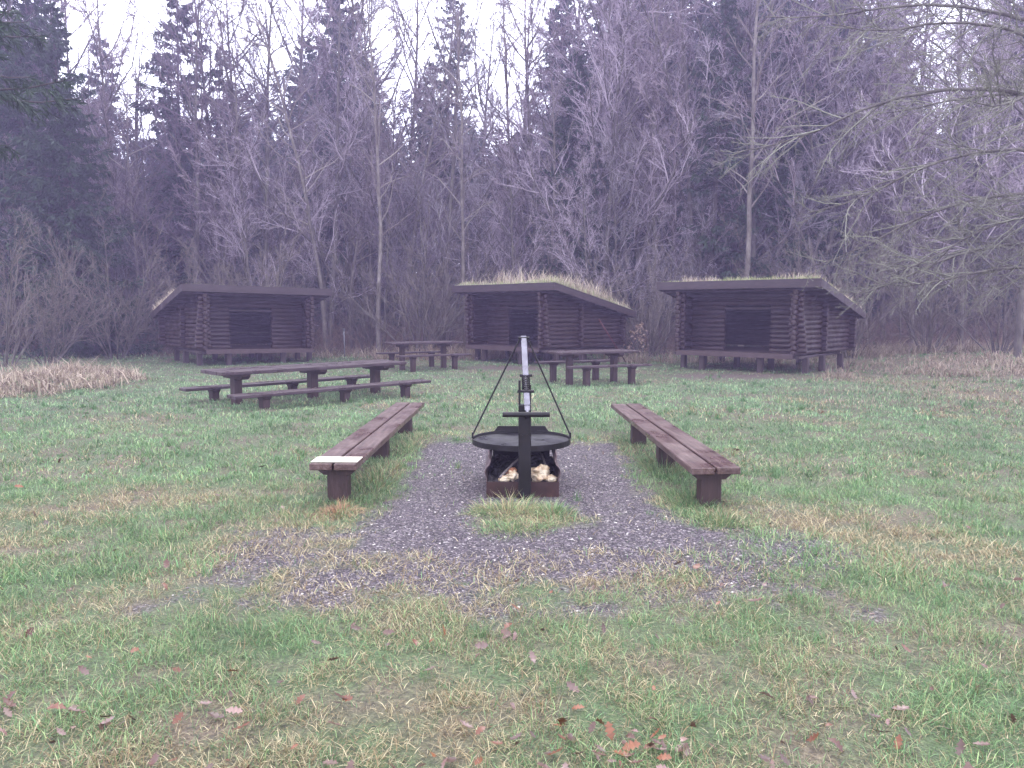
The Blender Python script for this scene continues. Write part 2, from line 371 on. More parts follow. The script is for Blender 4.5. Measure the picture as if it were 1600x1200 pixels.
def tuft(name, cx, cy, rad, n, h, cols, label, cat='grass tuft', w=.004, lean=.5, ry=None, group=None):
    mb = MB(); a = rng.random(n) * 6.283; r_ = rad * np.sqrt(rng.random(n)); ry = ry or rad
    x = cx + r_ * np.cos(a); y = cy + r_ * np.sin(a) * ry / rad
    cl = np.array(cols)[rng.integers(0, len(cols), n)] * (.6 + .7 * rng.random(n))[:, None]
    az = a + rng.normal(0, .7, n)
    edge = r_ / rad
    blades(mb, x, y, terrain(x, y) - .01, h * (.4 + .8 * rng.random(n)) * (1.1 - .4 * edge), w * (.6 + .8 * rng.random(n)), np.abs(rng.normal(lean * (.3 + edge), .25, n)), az, cl, bend=.7)
    return tag(mb.build(name, M['grass']), label, cat, group)
GG = [G1, G1 * 1.2, G2, G2, G3, Y1]; SS = [Y1, Y2, Y3 * 1.1, Y1]; MX = [G1, G2, G3, Y1, Y2, Y3]
OS = [(.38, .22, .12), (.5, .32, .18), (.28, .15, .09)]
tuft('grass_tuft', -.02, 5.93, .30, 900, .20, [G2, G3, Y1, Y2, Y1], 'long green and straw grass clump at the foot of the grill post', lean=.9, ry=.15)
tuft('grass_tuft', .32, 5.84, .17, 600, .15, GG, 'bright green clump right of the straw clump by the grill post', lean=.8)
tuft('grass_tuft', .02, 5.45, .36, 900, .085, GG, 'low green patch in the gravel in front of the grill clump', lean=.9, ry=.25)
tuft('grass_tuft', -1.36, 5.88, .17, 750, .16, OS, 'rusty straw coloured clump by the near leg of the left bench', lean=1.1, w=.0035)
tuft('grass_tuft', -1.62, 5.72, .26, 600, .10, [Y1, Y3, G3], 'faded low clump left of the rusty straw clump', lean=1.0)
tuft('grass_tuft', 1.58, 5.70, .30, 1300, .13, MX, 'long mixed clump below the near leg of the right bench', lean=.9)
tuft('grass_tuft', 1.50, 6.25, .24, 1000, .15, GG, 'green clump under the right bench behind its near leg', lean=.7, ry=.4)
tuft('grass_tuft', 1.50, 7.55, .20, 900, .16, GG, 'green clump under the right bench around its middle leg', lean=.6, ry=.6)
tuft('grass_tuft', 1.42, 9.2, .22, 600, .13, GG, 'green clump under the far end of the right bench', lean=.6, ry=.7)
tuft('grass_tuft', -1.24, 7.1, .20, 1100, .15, MX, 'tall mixed clump below the left bench between its near and middle legs', lean=.6, ry=.75)
tuft('grass_tuft', -1.18, 8.9, .20, 800, .15, MX, 'mixed clump beside the far half of the left bench', lean=.6, ry=.8)

# rough dead grass at the rear left and along the right
rb = MB()
def rough_patch(cx, cy, rx, ry, n, h, cols, w=.016):
    nc = max(1, int(n / 26)); a = rng.random(nc) * 6.283; r_ = np.sqrt(rng.random(nc))
    X = cx + rx * r_ * np.cos(a); Y = cy + ry * r_ * np.sin(a)
    kx = np.repeat(X, 26) + rng.normal(0, .10, nc * 26); ky = np.repeat(Y, 26) + rng.normal(0, .10, nc * 26)
    k = in_view(kx, ky, 3); kx, ky = kx[k], ky[k]; m_ = len(kx)
    hs = np.repeat(.5 + rng.random(nc), 26)[k]
    cl = np.array(cols)[rng.integers(0, len(cols), m_)] * (.55 + .7 * rng.random(m_))[:, None]
    blades(rb, kx, ky, terrain(kx, ky) - .01, h * hs * (.5 + .7 * rng.random(m_)), w * (.5 + rng.random(m_)), np.abs(rng.normal(.6, .4, m_)), rng.random(m_) * 6.283, cl, bend=1.0)
RC = [(.34, .27, .20), (.46, .38, .29), (.22, .16, .12), (.36, .31, .21)]
rough_patch(-9.4, 16.0, 1.3, 2.4, 5200, .36, RC + [(.58, .48, .37)] * 2)
rough_patch(-11.0, 18.2, 1.2, 1.6, 2200, .45, RC + [(.46, .37, .28)])
rough_patch(10.6, 16.6, 3.9, 3.0, 4200, .13, RC + [tuple(G2), tuple(G3), tuple(G1)], .012)
rough_patch(13.0, 22.5, 5.5, 3.6, 5500, .24, RC + [tuple(G2), (.44, .36, .28)])
rough_patch(13.2, 19.5, 3.0, 2.2, 3800, .28, RC + [(.44, .36, .28)])
rough_patch(7.6, 13.5, 2.6, 1.6, 2600, .13, RC + [tuple(G2)], .011)
rough_patch(5.6, 24.5, 3.0, 1.0, 1800, .4, RC)
rough_patch(14.5, 25.5, 4.5, 1.2, 3200, .6, RC)
rough_patch(-1.5, 26.5, 3.8, 1.4, 4200, .55, RC + [(.36, .25, .19)])
rough_patch(-16, 28.5, 6, 1.0, 1200, .25, RC)
rough_patch(-7.5, 27.3, 3, 1.0, 1500, .35, RC)
rough_patch(7.9, 18.4, .5, .3, 260, .3, RC)
tag(rb.build('rough_grass', M['grass']), 'tall dead straw grass at the rough edges of the clearing', 'dead grass', kind='stuff')

# gravel chips
n = 90000
x = rng.uniform(-3.4, 3.6, n); y = rng.uniform(3.9, 9.4, n); k = rng.random(n) < np.clip(gravel_mask(x, y) * 1.2 - .1, 0, 1); x, y = x[k], y[k]; n = len(x)
sz = (.0035 + .0075 * rng.random(n) ** 2) * (.8 + .05 * y)
oc = np.array([(1, 0, 0), (0, 1, 0), (-1, 0, 0), (0, -1, 0), (0, 0, .75), (0, 0, -.75)], float)
fo = np.array([(0, 1, 4), (1, 2, 4), (2, 3, 4), (3, 0, 4), (1, 0, 5), (2, 1, 5), (3, 2, 5), (0, 3, 5)])
th = rng.random(n) * 6.283; ct, st_ = np.cos(th), np.sin(th)
V = oc[None] * (sz[:, None, None] * (.6 + .8 * rng.random((n, 6, 1)))) * np.array([1.25, .85, .7])
V = np.stack([V[..., 0] * ct[:, None] - V[..., 1] * st_[:, None], V[..., 0] * st_[:, None] + V[..., 1] * ct[:, None], V[..., 2]], -1)
V += np.stack([x, y, terrain(x, y) + .002], -1)[:, None]
cs = np.array([(.024, .018, .021), (.046, .035, .041), (.080, .064, .069), (.14, .113, .118), (.24, .20, .185), (.60, .55, .50)])
cl = cs[rng.choice(6, n, p=[.26, .29, .22, .14, .07, .02])]
gs = MB(); gs.add(V.reshape(-1, 3), [(fo[None] + np.arange(n)[:, None, None] * 6).reshape(-1, 3)], np.repeat(cl, 6, axis=0))
tag(gs.build('gravel', M['stone']), 'loose grey gravel chips worn into the grass round the fire place', 'gravel', kind='stuff')

# ------------------------------------------------------------------ fallen oak leaves
def leaf_mesh(seed, col):
    r_ = np.random.default_rng(seed); n = 22; t = np.linspace(0, 1, n // 2)
    w = .30 * np.sin(np.pi * np.clip(t * .92 + .04, 0, 1)) ** .7 * (.72 + .38 * np.cos(t * np.pi * 7.5)) + .015
    cv = r_.uniform(.1, .5) * r_.choice([-1, 1]); cu = r_.uniform(.1, .45)
    L_, Mid, Rr = [], [], []
    for i in range(len(t)):
        zz = cv * (t[i] - .5) ** 2
        Mid.append((t[i] - .5, 0, zz)); L_.append((t[i] - .5 + .05 * w[i], w[i], zz + cu * w[i] * r_.uniform(.6, 1.2))); Rr.append((t[i] - .5 + .05 * w[i], -w[i], zz + cu * w[i] * r_.uniform(.4, 1.2)))
    k = len(t); V = np.array(L_ + Mid + Rr)
    f = [[i, i + 1, k + i + 1, k + i] for i in range(k - 1)] + [[k + i, k + i + 1, 2 * k + i + 1, 2 * k + i] for i in range(k - 1)]
    mb = MB(); c = np.array(col) * (.8 + .4 * r_.random((3 * k, 1))); mb.add(V, [np.array(f)], c)
    mb.tubes([[(-.5, 0, cv * .25), (-.68, .03, cv * .3)]], [[.012, .008]], 4, False, np.array(col) * .6)
    return mb
LK = [('fallen rust orange oak leaf lying curled in the grass', [(.13, .045, .022), (.19, .068, .028), (.085, .034, .022)], 'orange oak leaves scattered over the grass'),
      ('fallen dull mauve brown oak leaf lying wet in the grass', [(.11, .06, .045), (.16, .10, .085), (.075, .04, .03)], 'dull brown oak leaves scattered over the grass'),
      ('fallen pinkish tan oak leaf lying flat in the grass', [(.20, .115, .10), (.24, .15, .125)], 'tan oak leaves scattered over the grass')]
protos = []
for lab, cs_, grp in LK:
    for j, c in enumerate(cs_):
        for v in range(2):
            protos.append((leaf_mesh(len(protos) + 5, c).build('oak_leaf', M['leaf'], smooth=True), lab, grp))
used = set()
hot = [(.45, 2.62, .16, 20), (.0, 2.75, .12, 5), (-1.75, 2.75, .2, 14), (-.55, 3.55, .28, 10), (1.55, 2.75, .3, 10), (1.05, 4.25, .35, 8), (1.75, 3.3, .35, 9), (-1.2, 3.0, .35, 10), (-2.4, 4.2, .4, 6), (.15, 3.5, .3, 6), (.9, 2.75, .3, 8)]
pts = []
for hx, hy, hr, hn in hot: pts += [(hx + random.gauss(0, hr), hy + random.gauss(0, hr * .6)) for _ in range(int(hn * 1.4))]
pts = [p for p in pts if p[1] >= 2.4]
while len(pts) < 297:
    y = 2.45 + 9.5 * random.random() ** 2.5; x = random.uniform(-1, 1) * (.68 * y + .3)
    if gravel_mask(x, y) > .6 and random.random() < .8: continue
    pts.append((x, y))
for (x, y) in pts:
    if y < 2.4: continue
    k = random.choices(range(len(protos)), weights=[1.2] * 6 + [1.4] * 6 + [.35] * 4)[0]
    po, lab, grp = protos[k]
    if k in used: o = po.copy(); COL.objects.link(o)
    else: o = po; used.add(k)
    s_ = random.choice((random.uniform(.03, .055), random.uniform(.05, .075)))
    o.scale = (s_, s_, s_); o.location = (x, y, float(terrain(x, y)) + random.uniform(.02, .05))
    o.rotation_euler = (random.gauss(0, .45), random.gauss(0, .45), random.uniform(0, 6.28))
    w = 'on the gravel' if gravel_mask(x, y) > .5 else ('beyond the gravel' if y > 5.2 else ('at left' if x < -.9 else 'at right' if x > .9 else 'in the middle'))
    if w[:2] in ('at', 'in'): w = ('in the nearest grass ' if y < 3.3 else 'before the gravel ') + w
    tag(o, lab.split(' in the grass')[0] + ' ' + w, 'leaf', grp)
for k, (po, _, _) in enumerate(protos):
    if k not in used: bpy.data.objects.remove(po)

# ------------------------------------------------------------------ benches and tables
def plank_bench(a, b, h, width, legs, label, grp, mt='bench', post=.17, th=.055, name='bench', cat='bench', nplank=2, pale=False, sink=.12):
    """a, b: ground points under the middle of the two ends"""
    a = Vector((a[0], a[1], 0)); b = Vector((b[0], b[1], 0)); c = (a + b) / 2; L = (b - a).length
    root = empty(name, c, math.atan2(b.y - a.y, b.x - a.x), label, cat, grp)
    pw = (width - .018 * (nplank - 1)) / nplank
    for i in range(nplank):
        m_ = MB(); yy = -width / 2 + pw / 2 + i * (pw + .018)
        m_.box((random.uniform(-.008, .008), yy, h - th / 2 + random.uniform(-.003, .003)), (L, pw, th), bev=.006)
        m_.build('plank', M[mt], root)
    for t in legs:
        x = -L / 2 + t; m_ = MB()
        m_.box((x, 0, (h - th - .05 - sink) / 2), (post * .8, post, h - th - .05 + sink), bev=.008)
        m_.build('leg', M['bench_end'], root)
        m_ = MB(); w2 = width / 2 - .03; bt = .052 if h < .5 else .07; hb = h - th
        m_.prism([(-w2, hb), (-w2, hb - bt * .45), (-w2 + bt, hb - bt * 1.25), (w2 - bt, hb - bt * 1.25), (w2, hb - bt * .45), (w2, hb)], 0, x - post * .42, x + post * .42)
        m_.build('crosspiece', M['bench_end'], root)
    if pale:
        m_ = MB(); m_.box((-L / 2 + .145, 0, h + .0055), (.215, width - .004, .006), bev=.0015)
        m_.build('pale_strip', M['pale_wood'], root)
    return root
plank_bench((-1.446, 6.10), (-1.36, 10.2), .36, .385, (.20, 2.0, 3.65), 'long low brown bench with a pale strip across its near end, left of the grill', 'benches beside the fire place', pale=True)
plank_bench((1.605, 5.93), (1.495, 10.05), .36, .385, (.20, 1.75, 3.2), 'long low brown bench without a pale strip, right of the grill', 'benches beside the fire place')

def line(p, q, h):
    A, B_ = at(*p, h), at(*q, h); return (A.x, A.y), (B_.x, B_.y)
def mid_line(c, ang, L):
    d = (math.cos(ang) * L / 2, math.sin(ang) * L / 2); return (c[0] - d[0], c[1] - d[1]), (c[0] + d[0], c[1] + d[1])
# big table, front left
A44 = R(45)
c0 = (-3.60, 13.72)
plank_bench(*mid_line(c0, A44, 3.65), .60, .82, (.42, 1.85, 3.2), 'largest picnic table, long dark wet top on three posts, left of the grill', 'picnic tables', 'table', post=.17, th=.06, name='picnic_table', cat='table', nplank=4)
nrm = Vector((math.sin(A44), -math.cos(A44)))
plank_bench(*mid_line((c0[0] + nrm.x * .78 + .06, c0[1] + nrm.y * .78 + .0), A44, 3.85), .27, .30, (.55, 2.05, 3.35), 'long low seat on the grill side of the largest picnic table', 'seats of the picnic tables', 'table', post=.155, th=.05, name='picnic_bench', cat='bench')
plank_bench(*mid_line((c0[0] - nrm.x * .72 - .10, c0[1] - nrm.y * .72 + .02), A44, 3.85), .27, .30, (.55, 2.05, 3.35), 'long low seat on the shelter side of the largest picnic table', 'seats of the picnic tables', 'table', post=.155, th=.05, name='picnic_bench', cat='bench')
# rear left set
def small_set(c, ang, ht, hs, L, off, where):
    plank_bench(*mid_line(c, ang, L), ht, .72, (.45, L - .45), 'short picnic table on two posts ' + where, 'picnic tables', 'table', post=.15, th=.05, name='picnic_table', cat='table', nplank=4)
    nr = Vector((math.sin(ang), -math.cos(ang)))
    plank_bench(*mid_line((c[0] + nr.x * off, c[1] + nr.y * off), ang, L - .05), hs, .28, (.42, L - .5), 'short near side seat of the table ' + where, 'seats of the picnic tables', 'table', post=.145, th=.045, name='picnic_bench', cat='bench')
    plank_bench(*mid_line((c[0] - nr.x * off, c[1] - nr.y * off), ang, L - .05), hs, .28, (.42, L - .5), 'short far side seat of the table ' + where, 'seats of the picnic tables', 'table', post=.145, th=.045, name='picnic_bench', cat='bench')
small_set((-2.48, 21.4), R(30), .70, .38, 2.15, .78, 'between the left and middle shelters')
small_set((1.80, 17.25), R(24), .67, .40, 2.05, .78, 'before the middle shelter, right of the grill')

# ------------------------------------------------------------------ swing grill and fire pan
PY = 6.27; PX = .105
root = empty('swing_grill', (PX, PY, 0), 0, 'black swing grill with round plate hung on two rods from a raised arm', 'grill')
m_ = MB(); m_.box((0, 0, .36), (.104, .104, .92), bev=.006)
m_.box((-.043, .01, .92), (.018, .08, .20), bev=.003); m_.box((.046, .03, .90), (.012, .05, .16), bev=.003)
m_.tube((-.06, -.01, .93), (.075, -.01, .93), .012, 8); m_.tube((-.03, -.056, .565), (-.03, -.05, .565), .012, 6); m_.tube((.02, -.056, .565), (.02, -.05, .565), .012, 6)
m_.build('post', M['steel'], root)
HX = .012
P0 = Vector((HX + .006, -.20, .775)); P1 = Vector((0, .62, 1.345)); dv = (P1 - P0); ln = dv.length; dn = dv.normalized()
q = dn.to_track_quat('X', 'Z').to_matrix()
m_ = MB()
a0 = P0 + dn * .45
m_.box((a0 + P1) / 2, ((P1 - a0).length, .05, .05), rot=q, bev=.004)
m_.box(P0 + dn * .165, (.165, .05, .036), rot=q, bev=.003)
m_.build('arm', M['galv'], root)
m_ = MB()
m_.tube(P0 - dn * .0, P0 + dn * .46, .014, 8)
m_.box(P0 + dn * .055, (.06, .045, .022), rot=q, bev=.003)
m_.build('pivot_rod', M['galv'], root)
m_ = MB(); m_.tube((-.05, .585, 1.345), (.05, .585, 1.345), .010, 8); m_.build('top_pin', M['steel'], root)
m_ = MB(); m_.tube(P0 + dn * .455 + Vector((-.05, 0, .01)), P0 + dn * .455 + Vector((.055, 0, .01)), .012, 8); m_.build('pivot_pin', M['steel'], root)
tt = np.linspace(0, 1, 150); qa = np.array(q)
ctr = np.array(P0)[None] + np.array(dn)[None] * (.255 + .19 * tt)[:, None]
ang = tt * 2 * np.pi * 8
hel = ctr + .031 * (np.cos(ang)[:, None] * qa[:, 1] + np.sin(ang)[:, None] * qa[:, 2])
m_ = MB(); m_.tubes(hel[None], np.full((1, 150), .0055), 6, True); m_.build('spring', M['steel'], root, smooth=True)
m_ = MB(); m_.tube((-.18, -.215, .765), (.195, -.215, .765), .021, 16); m_.tube((HX, -.20, .775), (HX, -.04, .72), .02, 8); m_.build('handle', M['steel'], root, smooth=False)
PC = Vector((-.02, .60, .40)); PR = .445
m_ = MB(); K = 64; an = np.arange(K) * 2 * np.pi / K
rings = [(0, .006), (.15, .006), (.30, .010), (.415, .018), (.436, .022), (.438, .044), (.445, .044), (.445, -.004), (.43, -.006), (0.0, -.008)]
V = []
for r_, z in rings: V.append(np.stack([PC.x + r_ * np.cos(an), PC.y + r_ * np.sin(an), np.full(K, PC.z + z) + .002 * (r_ > .05) * 0], -1))
V = np.concatenate(V); I = np.arange(len(V)).reshape(len(rings), K); J = np.roll(I, -1, 1)
rimmb = MB(); rimmb.add(V, [np.stack([I[3:8], J[3:8], J[4:9], I[4:9]], -1).reshape(-1, 4)])
m_.add(V, [np.stack([I[0:3], J[0:3], J[1:4], I[1:4]], -1).reshape(-1, 4), np.stack([I[8:9], J[8:9], J[9:10], I[9:10]], -1).reshape(-1, 4)])
pl = m_.build('grill_plate', M['plate'], root)
for sx in (-1, 1): rimmb.box((PC.x + sx * .441, PC.y, PC.z + .065), (.016, .045, .055), bev=.003)
rimmb.build('rim', M['steel'], pl)
for sx in (-1, 1):
    m_ = MB(); m_.tube((sx * .035, .59, 1.335), (PC.x + sx * .438, PC.y, PC.z + .075), .0075, 8)
    m_.build('hanging_rod', M['steel'], root)

fp = empty('fire_pan', (.09, 6.33, 0), 0, 'rusty steel fire pan with wavy sides standing behind the grill post', 'fire pan')
prof = [(.305, -.03), (.305, .16), (.31, .20), (.322, .235), (.312, .27), (.285, .30), (.272, .335), (.285, .365), (.288, .385)]
for sx in (-1, 1):
    m_ = MB(); t_ = .006
    P_ = np.array(prof); o = [(sx * a, z) for a, z in P_] + [(sx * (a - t_), z) for a, z in P_[::-1]]
    n = len(prof)
    v = np.array([(a, y, z) for y in (0.0, .95) for a, z in o]); N2 = 2 * n
    f = [[i, (i + 1) % N2, N2 + (i + 1) % N2, N2 + i] for i in range(N2)]
    ff = [[i, i + 1, N2 - 2 - i, N2 - 1 - i] for i in range(n - 1)] + [[N2 + i, N2 + i + 1, 2 * N2 - 2 - i, 2 * N2 - 1 - i] for i in range(n - 1)]
    m_.add(v, [np.array(f), np.array(ff)]); m_.build('side_plate', M['rustin'], fp)
m_ = MB(); m_.box((0, -.004, .065), (.61, .007, .19), bev=.002); m_.build('front_plate', M['rust'], fp)
m_ = MB(); m_.prism([(-.27, -.02), (.27, -.02), (.275, .40), (.262, .435), (.245, .455), (.225, .485), (-.225, .485), (-.245, .455), (-.262, .435), (-.275, .40)], 1, .953, .960); m_.build('back_plate', M['steel'], fp)
m_ = MB(); gx2, gy2 = np.meshgrid(np.linspace(-.295, .295, 40), np.linspace(.004, .945, 60))
zz = .05 + .07 * fbm(gx2, gy2, 6, 81) + .08 * np.clip(gy2 / .9, 0, 1) + .05 * noise2(gx2, gy2, 22, 83)
I = np.arange(2400).reshape(60, 40)
m_.add(np.stack([gx2, gy2, zz], -1).reshape(-1, 3), [np.stack([I[:-1, :-1], I[:-1, 1:], I[1:, 1:], I[1:, :-1]], -1).reshape(-1, 4)]); m_.build('ash_bed', M['ash'], fp)
def lumpy(name, c, s, mt, label, cat, seed, group=None, amp=.35):
    import bmesh
    bm = bmesh.new(); bmesh.ops.create_icosphere(bm, subdivisions=4, radius=1)
    me = bpy.data.meshes.new(name)
    from mathutils import noise as mn
    for v in bm.verts:
        p = v.co.copy(); k = 1 + amp * mn.noise(p * 1.7 + Vector((seed, 0, 0))) + amp * .55 * mn.noise(p * 4.5 + Vector((0, seed, 0))) + amp * .25 * mn.noise(p * 10)
        v.co = Vector((p.x * s[0], p.y * s[1], p.z * s[2])) * k
    for f in bm.faces: f.smooth = True
    bm.to_mesh(me); bm.free(); me.materials.append(M[mt])
    o = bpy.data.objects.new(name, me); COL.objects.link(o); o.location = c; return tag(o, label, cat, group)
bx, by = .09, 6.33
lumpy('crumpled_lump', (bx + .145, by + .13, .205), (.09, .08, .058), 'lump', 'large crumpled cream lump in the fire pan, right of the post', 'lump', 3, amp=.7)
lumpy('crumpled_lump', (bx - .08, by + .10, .19), (.045, .05, .035), 'lump', 'smaller cream lump directly left of the post in the fire pan', 'lump', 8, amp=.7)
lumpy('crumpled_lump', (bx - .155, by + .08, .165), (.05, .045, .028), 'lump', 'smallest flat cream lump, leftmost in the fire pan', 'lump', 12)
lumpy('crumpled_lump', (bx + .24, by + .09, .165), (.05, .05, .03), 'lump', 'small cream scrap at the right end of the fire pan', 'lump', 15)
lumpy('crumpled_lump', (bx - .095, by + .21, .20), (.045, .04, .035), 'ember', 'orange brown lump in the fire pan above the cream ones', 'lump', 18)
for i, (dx, dy, dz, sx, sy, sz, lab) in enumerate([(-.20, .28, .17, .07, .06, .04, 'black charcoal lump at the left side of the fire pan'), (-.12, .42, .20, .09, .06, .045, 'black charcoal lump in the rear left of the fire pan'),
        (.05, .45, .22, .10, .07, .05, 'black charcoal lump behind the grill post in the fire pan'), (.19, .42, .20, .06, .07, .05, 'black charcoal lump in the rear right of the fire pan'), (-.22, .45, .21, .05, .06, .03, 'small black charcoal lump against the left wavy side'), (-.02, .30, .19, .06, .05, .04, 'small black charcoal lump behind the left cream lump')]):
    lumpy('charcoal_lump', (bx + dx, by + dy, dz), (sx, sy, sz), 'char', lab, 'charcoal', 30 + i * 3, 'charcoal in the fire pan', .5)
def stick(a, b, r_, mt, label):
    mb = MB(); t = np.linspace(0, 1, 7); P_ = np.array(a)[None] * (1 - t)[:, None] + np.array(b)[None] * t[:, None] + rng.normal(0, r_ * .25, (7, 3))
    mb.tubes(P_[None], (r_ * (1 - .3 * t))[None], 8, True); tag(mb.build('burnt_stick', M[mt], smooth=True), label, 'stick', 'burnt sticks in the fire pan')
stick((bx - .19, by + .06, .185), (bx - .03, by + .38, .29), .012, 'stick', 'pale grey stick slanting across the left of the fire pan')
stick((bx + .21, by + .22, .235), (bx + .17, by + .50, .31), .011, 'stick', 'pale grey stick leaning at the right side of the fire pan')
stick((bx - .22, by + .2, .20), (bx - .12, by + .55, .26), .014, 'char', 'black stick along the left wavy side of the fire pan')
stick((bx - .1, by + .55, .24), (bx + .2, by + .38, .27), .018, 'char', 'thick black stick across the rear of the fire pan')

# ------------------------------------------------------------------ log shelters
def shelter(corner, ang, mirror, label, turf, z0=0.0, roll=0.0, stub=(.16, .27)):
    """corner: near front roof corner on the ground; ang: turn of the front; mirror: the near corner is the left one"""
    Wd, D = 4.55, 3.8
    sg = -1 if mirror else 1
    rx = Vector((math.cos(ang), -math.sin(ang) * sg, 0))           # local +x in the world
    o = Vector((corner[0], corner[1], 0)) - rx * (sg * Wd / 2)
    root = empty('log_shelter', (o.x, o.y, z0), -ang * sg, label, 'shelter', 'log shelters at the edge of the wood')
    root.rotation_euler = (0, roll, -ang * sg)
    HF, HB, FT = 2.35, 1.53, .20
    top = lambda y: HF + (HB - HF) * y / D
    LR = .066; zf = .47; st = .128
    nL = 13
    norm_ = lambda v: v / np.linalg.norm(v)
    def log(mb, a, b):
        a = np.array(a, float); b = np.array(b, float); K = 5; a = a + norm_(b - a) * rng.uniform(-.03, .02); t = np.linspace(0, 1, K)
        P_ = a[None] * (1 - t)[:, None] + b[None] * t[:, None] + rng.normal(0, .003, (K, 3))
        rr = LR * (1 + rng.normal(0, .07)) * np.ones(K); d_ = (b - a) / np.linalg.norm(b - a)
        P_ = np.concatenate([[P_[0] - d_ * .0], P_, [P_[-1]]]); P_[0] = P_[1] - d_ * .022; P_[-1] = P_[-2] + d_ * .022
        rr = np.concatenate([[LR * .55], rr, [LR * .55]])
        mb.tubes(P_[None], rr[None], 12, True)
    fx, bx_ = 1.63, 1.93; yb = 3.42
    wx = lambda y: fx + (bx_ - fx) * (y - .05) / (yb - .05)
    for s_ in (-1, 1):
        stb = stub if s_ == sg else (.05, .12)
        m_ = MB()
        for k in range(nL):
            z = zf + st * k + LR * .3
            ymax = (HF - FT + .04 - (z + LR * .8)) / ((HF - HB) / D)
            if ymax < .4: continue
            e = min(yb + .22, ymax); y0 = .02
            log(m_, (s_ * wx(y0), y0, z), (s_ * wx(e), e, z))
        m_.build('side_wall', M['log'], root)
        # short crossing logs at the front corner, longer toward the ground
        m_ = MB()
        for k in range(nL - 1):
            z = zf + st * (k + .5) + LR * .3; ln_ = stb[0] + (stb[1] - stb[0]) * max(0, 1 - k / 8)
            log(m_, (s_ * (fx - .14), .17, z), (s_ * (fx + ln_), .17, z))
        m_.build('corner_logs', M['log'], root)
        m_ = MB()
        for k in range(nL - 2):
            z = zf + st * (k + .5) + LR * .3
            if z + LR > top(1.6) - FT + .05: continue
            log(m_, (s_ * (wx(1.6) - .12), 1.6, z), (s_ * (wx(1.6) + .17), 1.6, z))
        m_.build('corner_logs', M['log'], root)
        # front panel either side of the opening
        m_ = MB()
        for k in range(nL):
            z = zf + st * k + LR * .3
            if z > 1.66: continue
            log(m_, (s_ * .67, 1.0, z), (s_ * (wx(1.0) - .04), 1.0, z))
        m_.build('front_panel', M['log'], root)
    m_ = MB()
    for k in range(nL):
        z = zf + st * k + LR * .3
        if z <= 1.66 or z + LR > top(1.0) - FT + .04: continue
        log(m_, (-wx(1.0) + .04, 1.0, z), (wx(1.0) - .04, 1.0, z))
    m_.box((0, 1.0, 1.62), (1.5, .10, .05)); m_.build('lintel', M['log'], root)
    m_ = MB()
    for k in range(nL):
        z = zf + st * (k + .5) + LR * .3
        if z + LR > top(yb) - FT + .06: continue
        log(m_, (-bx_ - .2, yb, z), (bx_ + .2, yb, z))
    m_.build('back_wall', M['log'], root)
    # deck
    m_ = MB(); nb = 12
    for i in range(nb):
        w_ = 3.35 / nb; m_.box((0, .03 + w_ * (i + .5), zf - .045), (3.22, w_ - .008, .05), bev=.004)
    m_.box((0, .0, zf - .075), (3.26, .045, .13), bev=.004)
    dk = m_.build('deck', M['deck'], root)
    m_ = MB()
    for yy in (.30, 1.6, 3.1): m_.box((0, yy, zf - .105), (3.5, .09, .068), bev=.004)
    for xx in (-1.7, 1.7): m_.box((xx, 1.75, zf - .105), (.09, 3.3, .066), bev=.004)
    m_.build('floor_beam', M['stilt'], root)
    for (xx, yy) in [(-.93, .18), (.72, .18), (-1.68, .55), (-.55, 1.6), (.45, 1.6), (1.75, .6), (-1.72, 1.9), (1.80, 1.72), (-1.7, 3.1), (-.5, 3.1), (.7, 3.1), (1.85, 3.1)]:
        m_ = MB(); m_.box((xx, yy, zf / 2 - .20), (.145, .145, zf + .16), bev=.012); m_.build('stilt', M['stilt'], root)
    # roof: boards round a slab, sloping down to the back
    sl_ = math.atan2(HF - HB, D); rq = Matrix.Rotation(-sl_, 3, 'X')
    m_ = MB(); cy = D / 2
    m_.box((0, cy, (HF + HB) / 2 - .13), (Wd - .09, D / math.cos(sl_) - .09, .09), rot=rq)
    for i in range(7): m_.box((0, .3 + i * .53, top(.3 + i * .53) - .20 + .005), (Wd - .12, .07, .06), rot=rq)
    roof = m_.build('roof', M['fascia'], root)
    m_ = MB(); m_.prism([(-.03, HF - FT - .012), (.0, HF - FT - .012), (.0, HF - .002), (-.03, HF + .004)], 0, -Wd / 2, Wd / 2); m_.build('front_board', M['fascia'], roof)
    for s_ in (-1, 1):
        m_ = MB(); x0, x1 = sorted((s_ * Wd / 2, s_ * (Wd / 2 - .032)))
        m_.prism([(.002, HF - FT), (D, HB - FT), (D, HB), (.002, HF)], 0, x0 + (.0015 if s_ > 0 else -.0015), x1 + (.0015 if s_ > 0 else -.0015)); m_.build('side_board', M['fascia'], roof)
    m_ = MB(); m_.box((0, D + .012, HB - .10), (Wd, .024, .20)); m_.build('back_board', M['fascia'], roof)
    # turf
    m_ = MB(); nx2, ny2 = 70, 56
    X, Y = np.meshgrid(np.linspace(-Wd / 2 + .035, Wd / 2 - .035, nx2), np.linspace(.02, D - .02, ny2))
    edge = np.minimum(np.minimum(Wd / 2 - np.abs(X), Y), D - Y); e_ = np.clip(edge / .25, .12, 1)
    Z = top(Y) + .006 + e_ * (turf['soil'] * (.4 + .9 * fbm(X, Y, 1.6, turf['seed'])))
    I = np.arange(nx2 * ny2).reshape(ny2, nx2)
    c1 = np.array([.16, .18, .09]); c2 = np.array([.38, .36, .26]); kk = fbm(X, Y, 5, turf['seed'] + 3).reshape(-1, 1)
    m_.add(np.stack([X, Y, Z], -1).reshape(-1, 3), [np.stack([I[:-1, :-1], I[:-1, 1:], I[1:, 1:], I[1:, :-1]], -1).reshape(-1, 4)], c1 * (1 - kk) + c2 * kk)
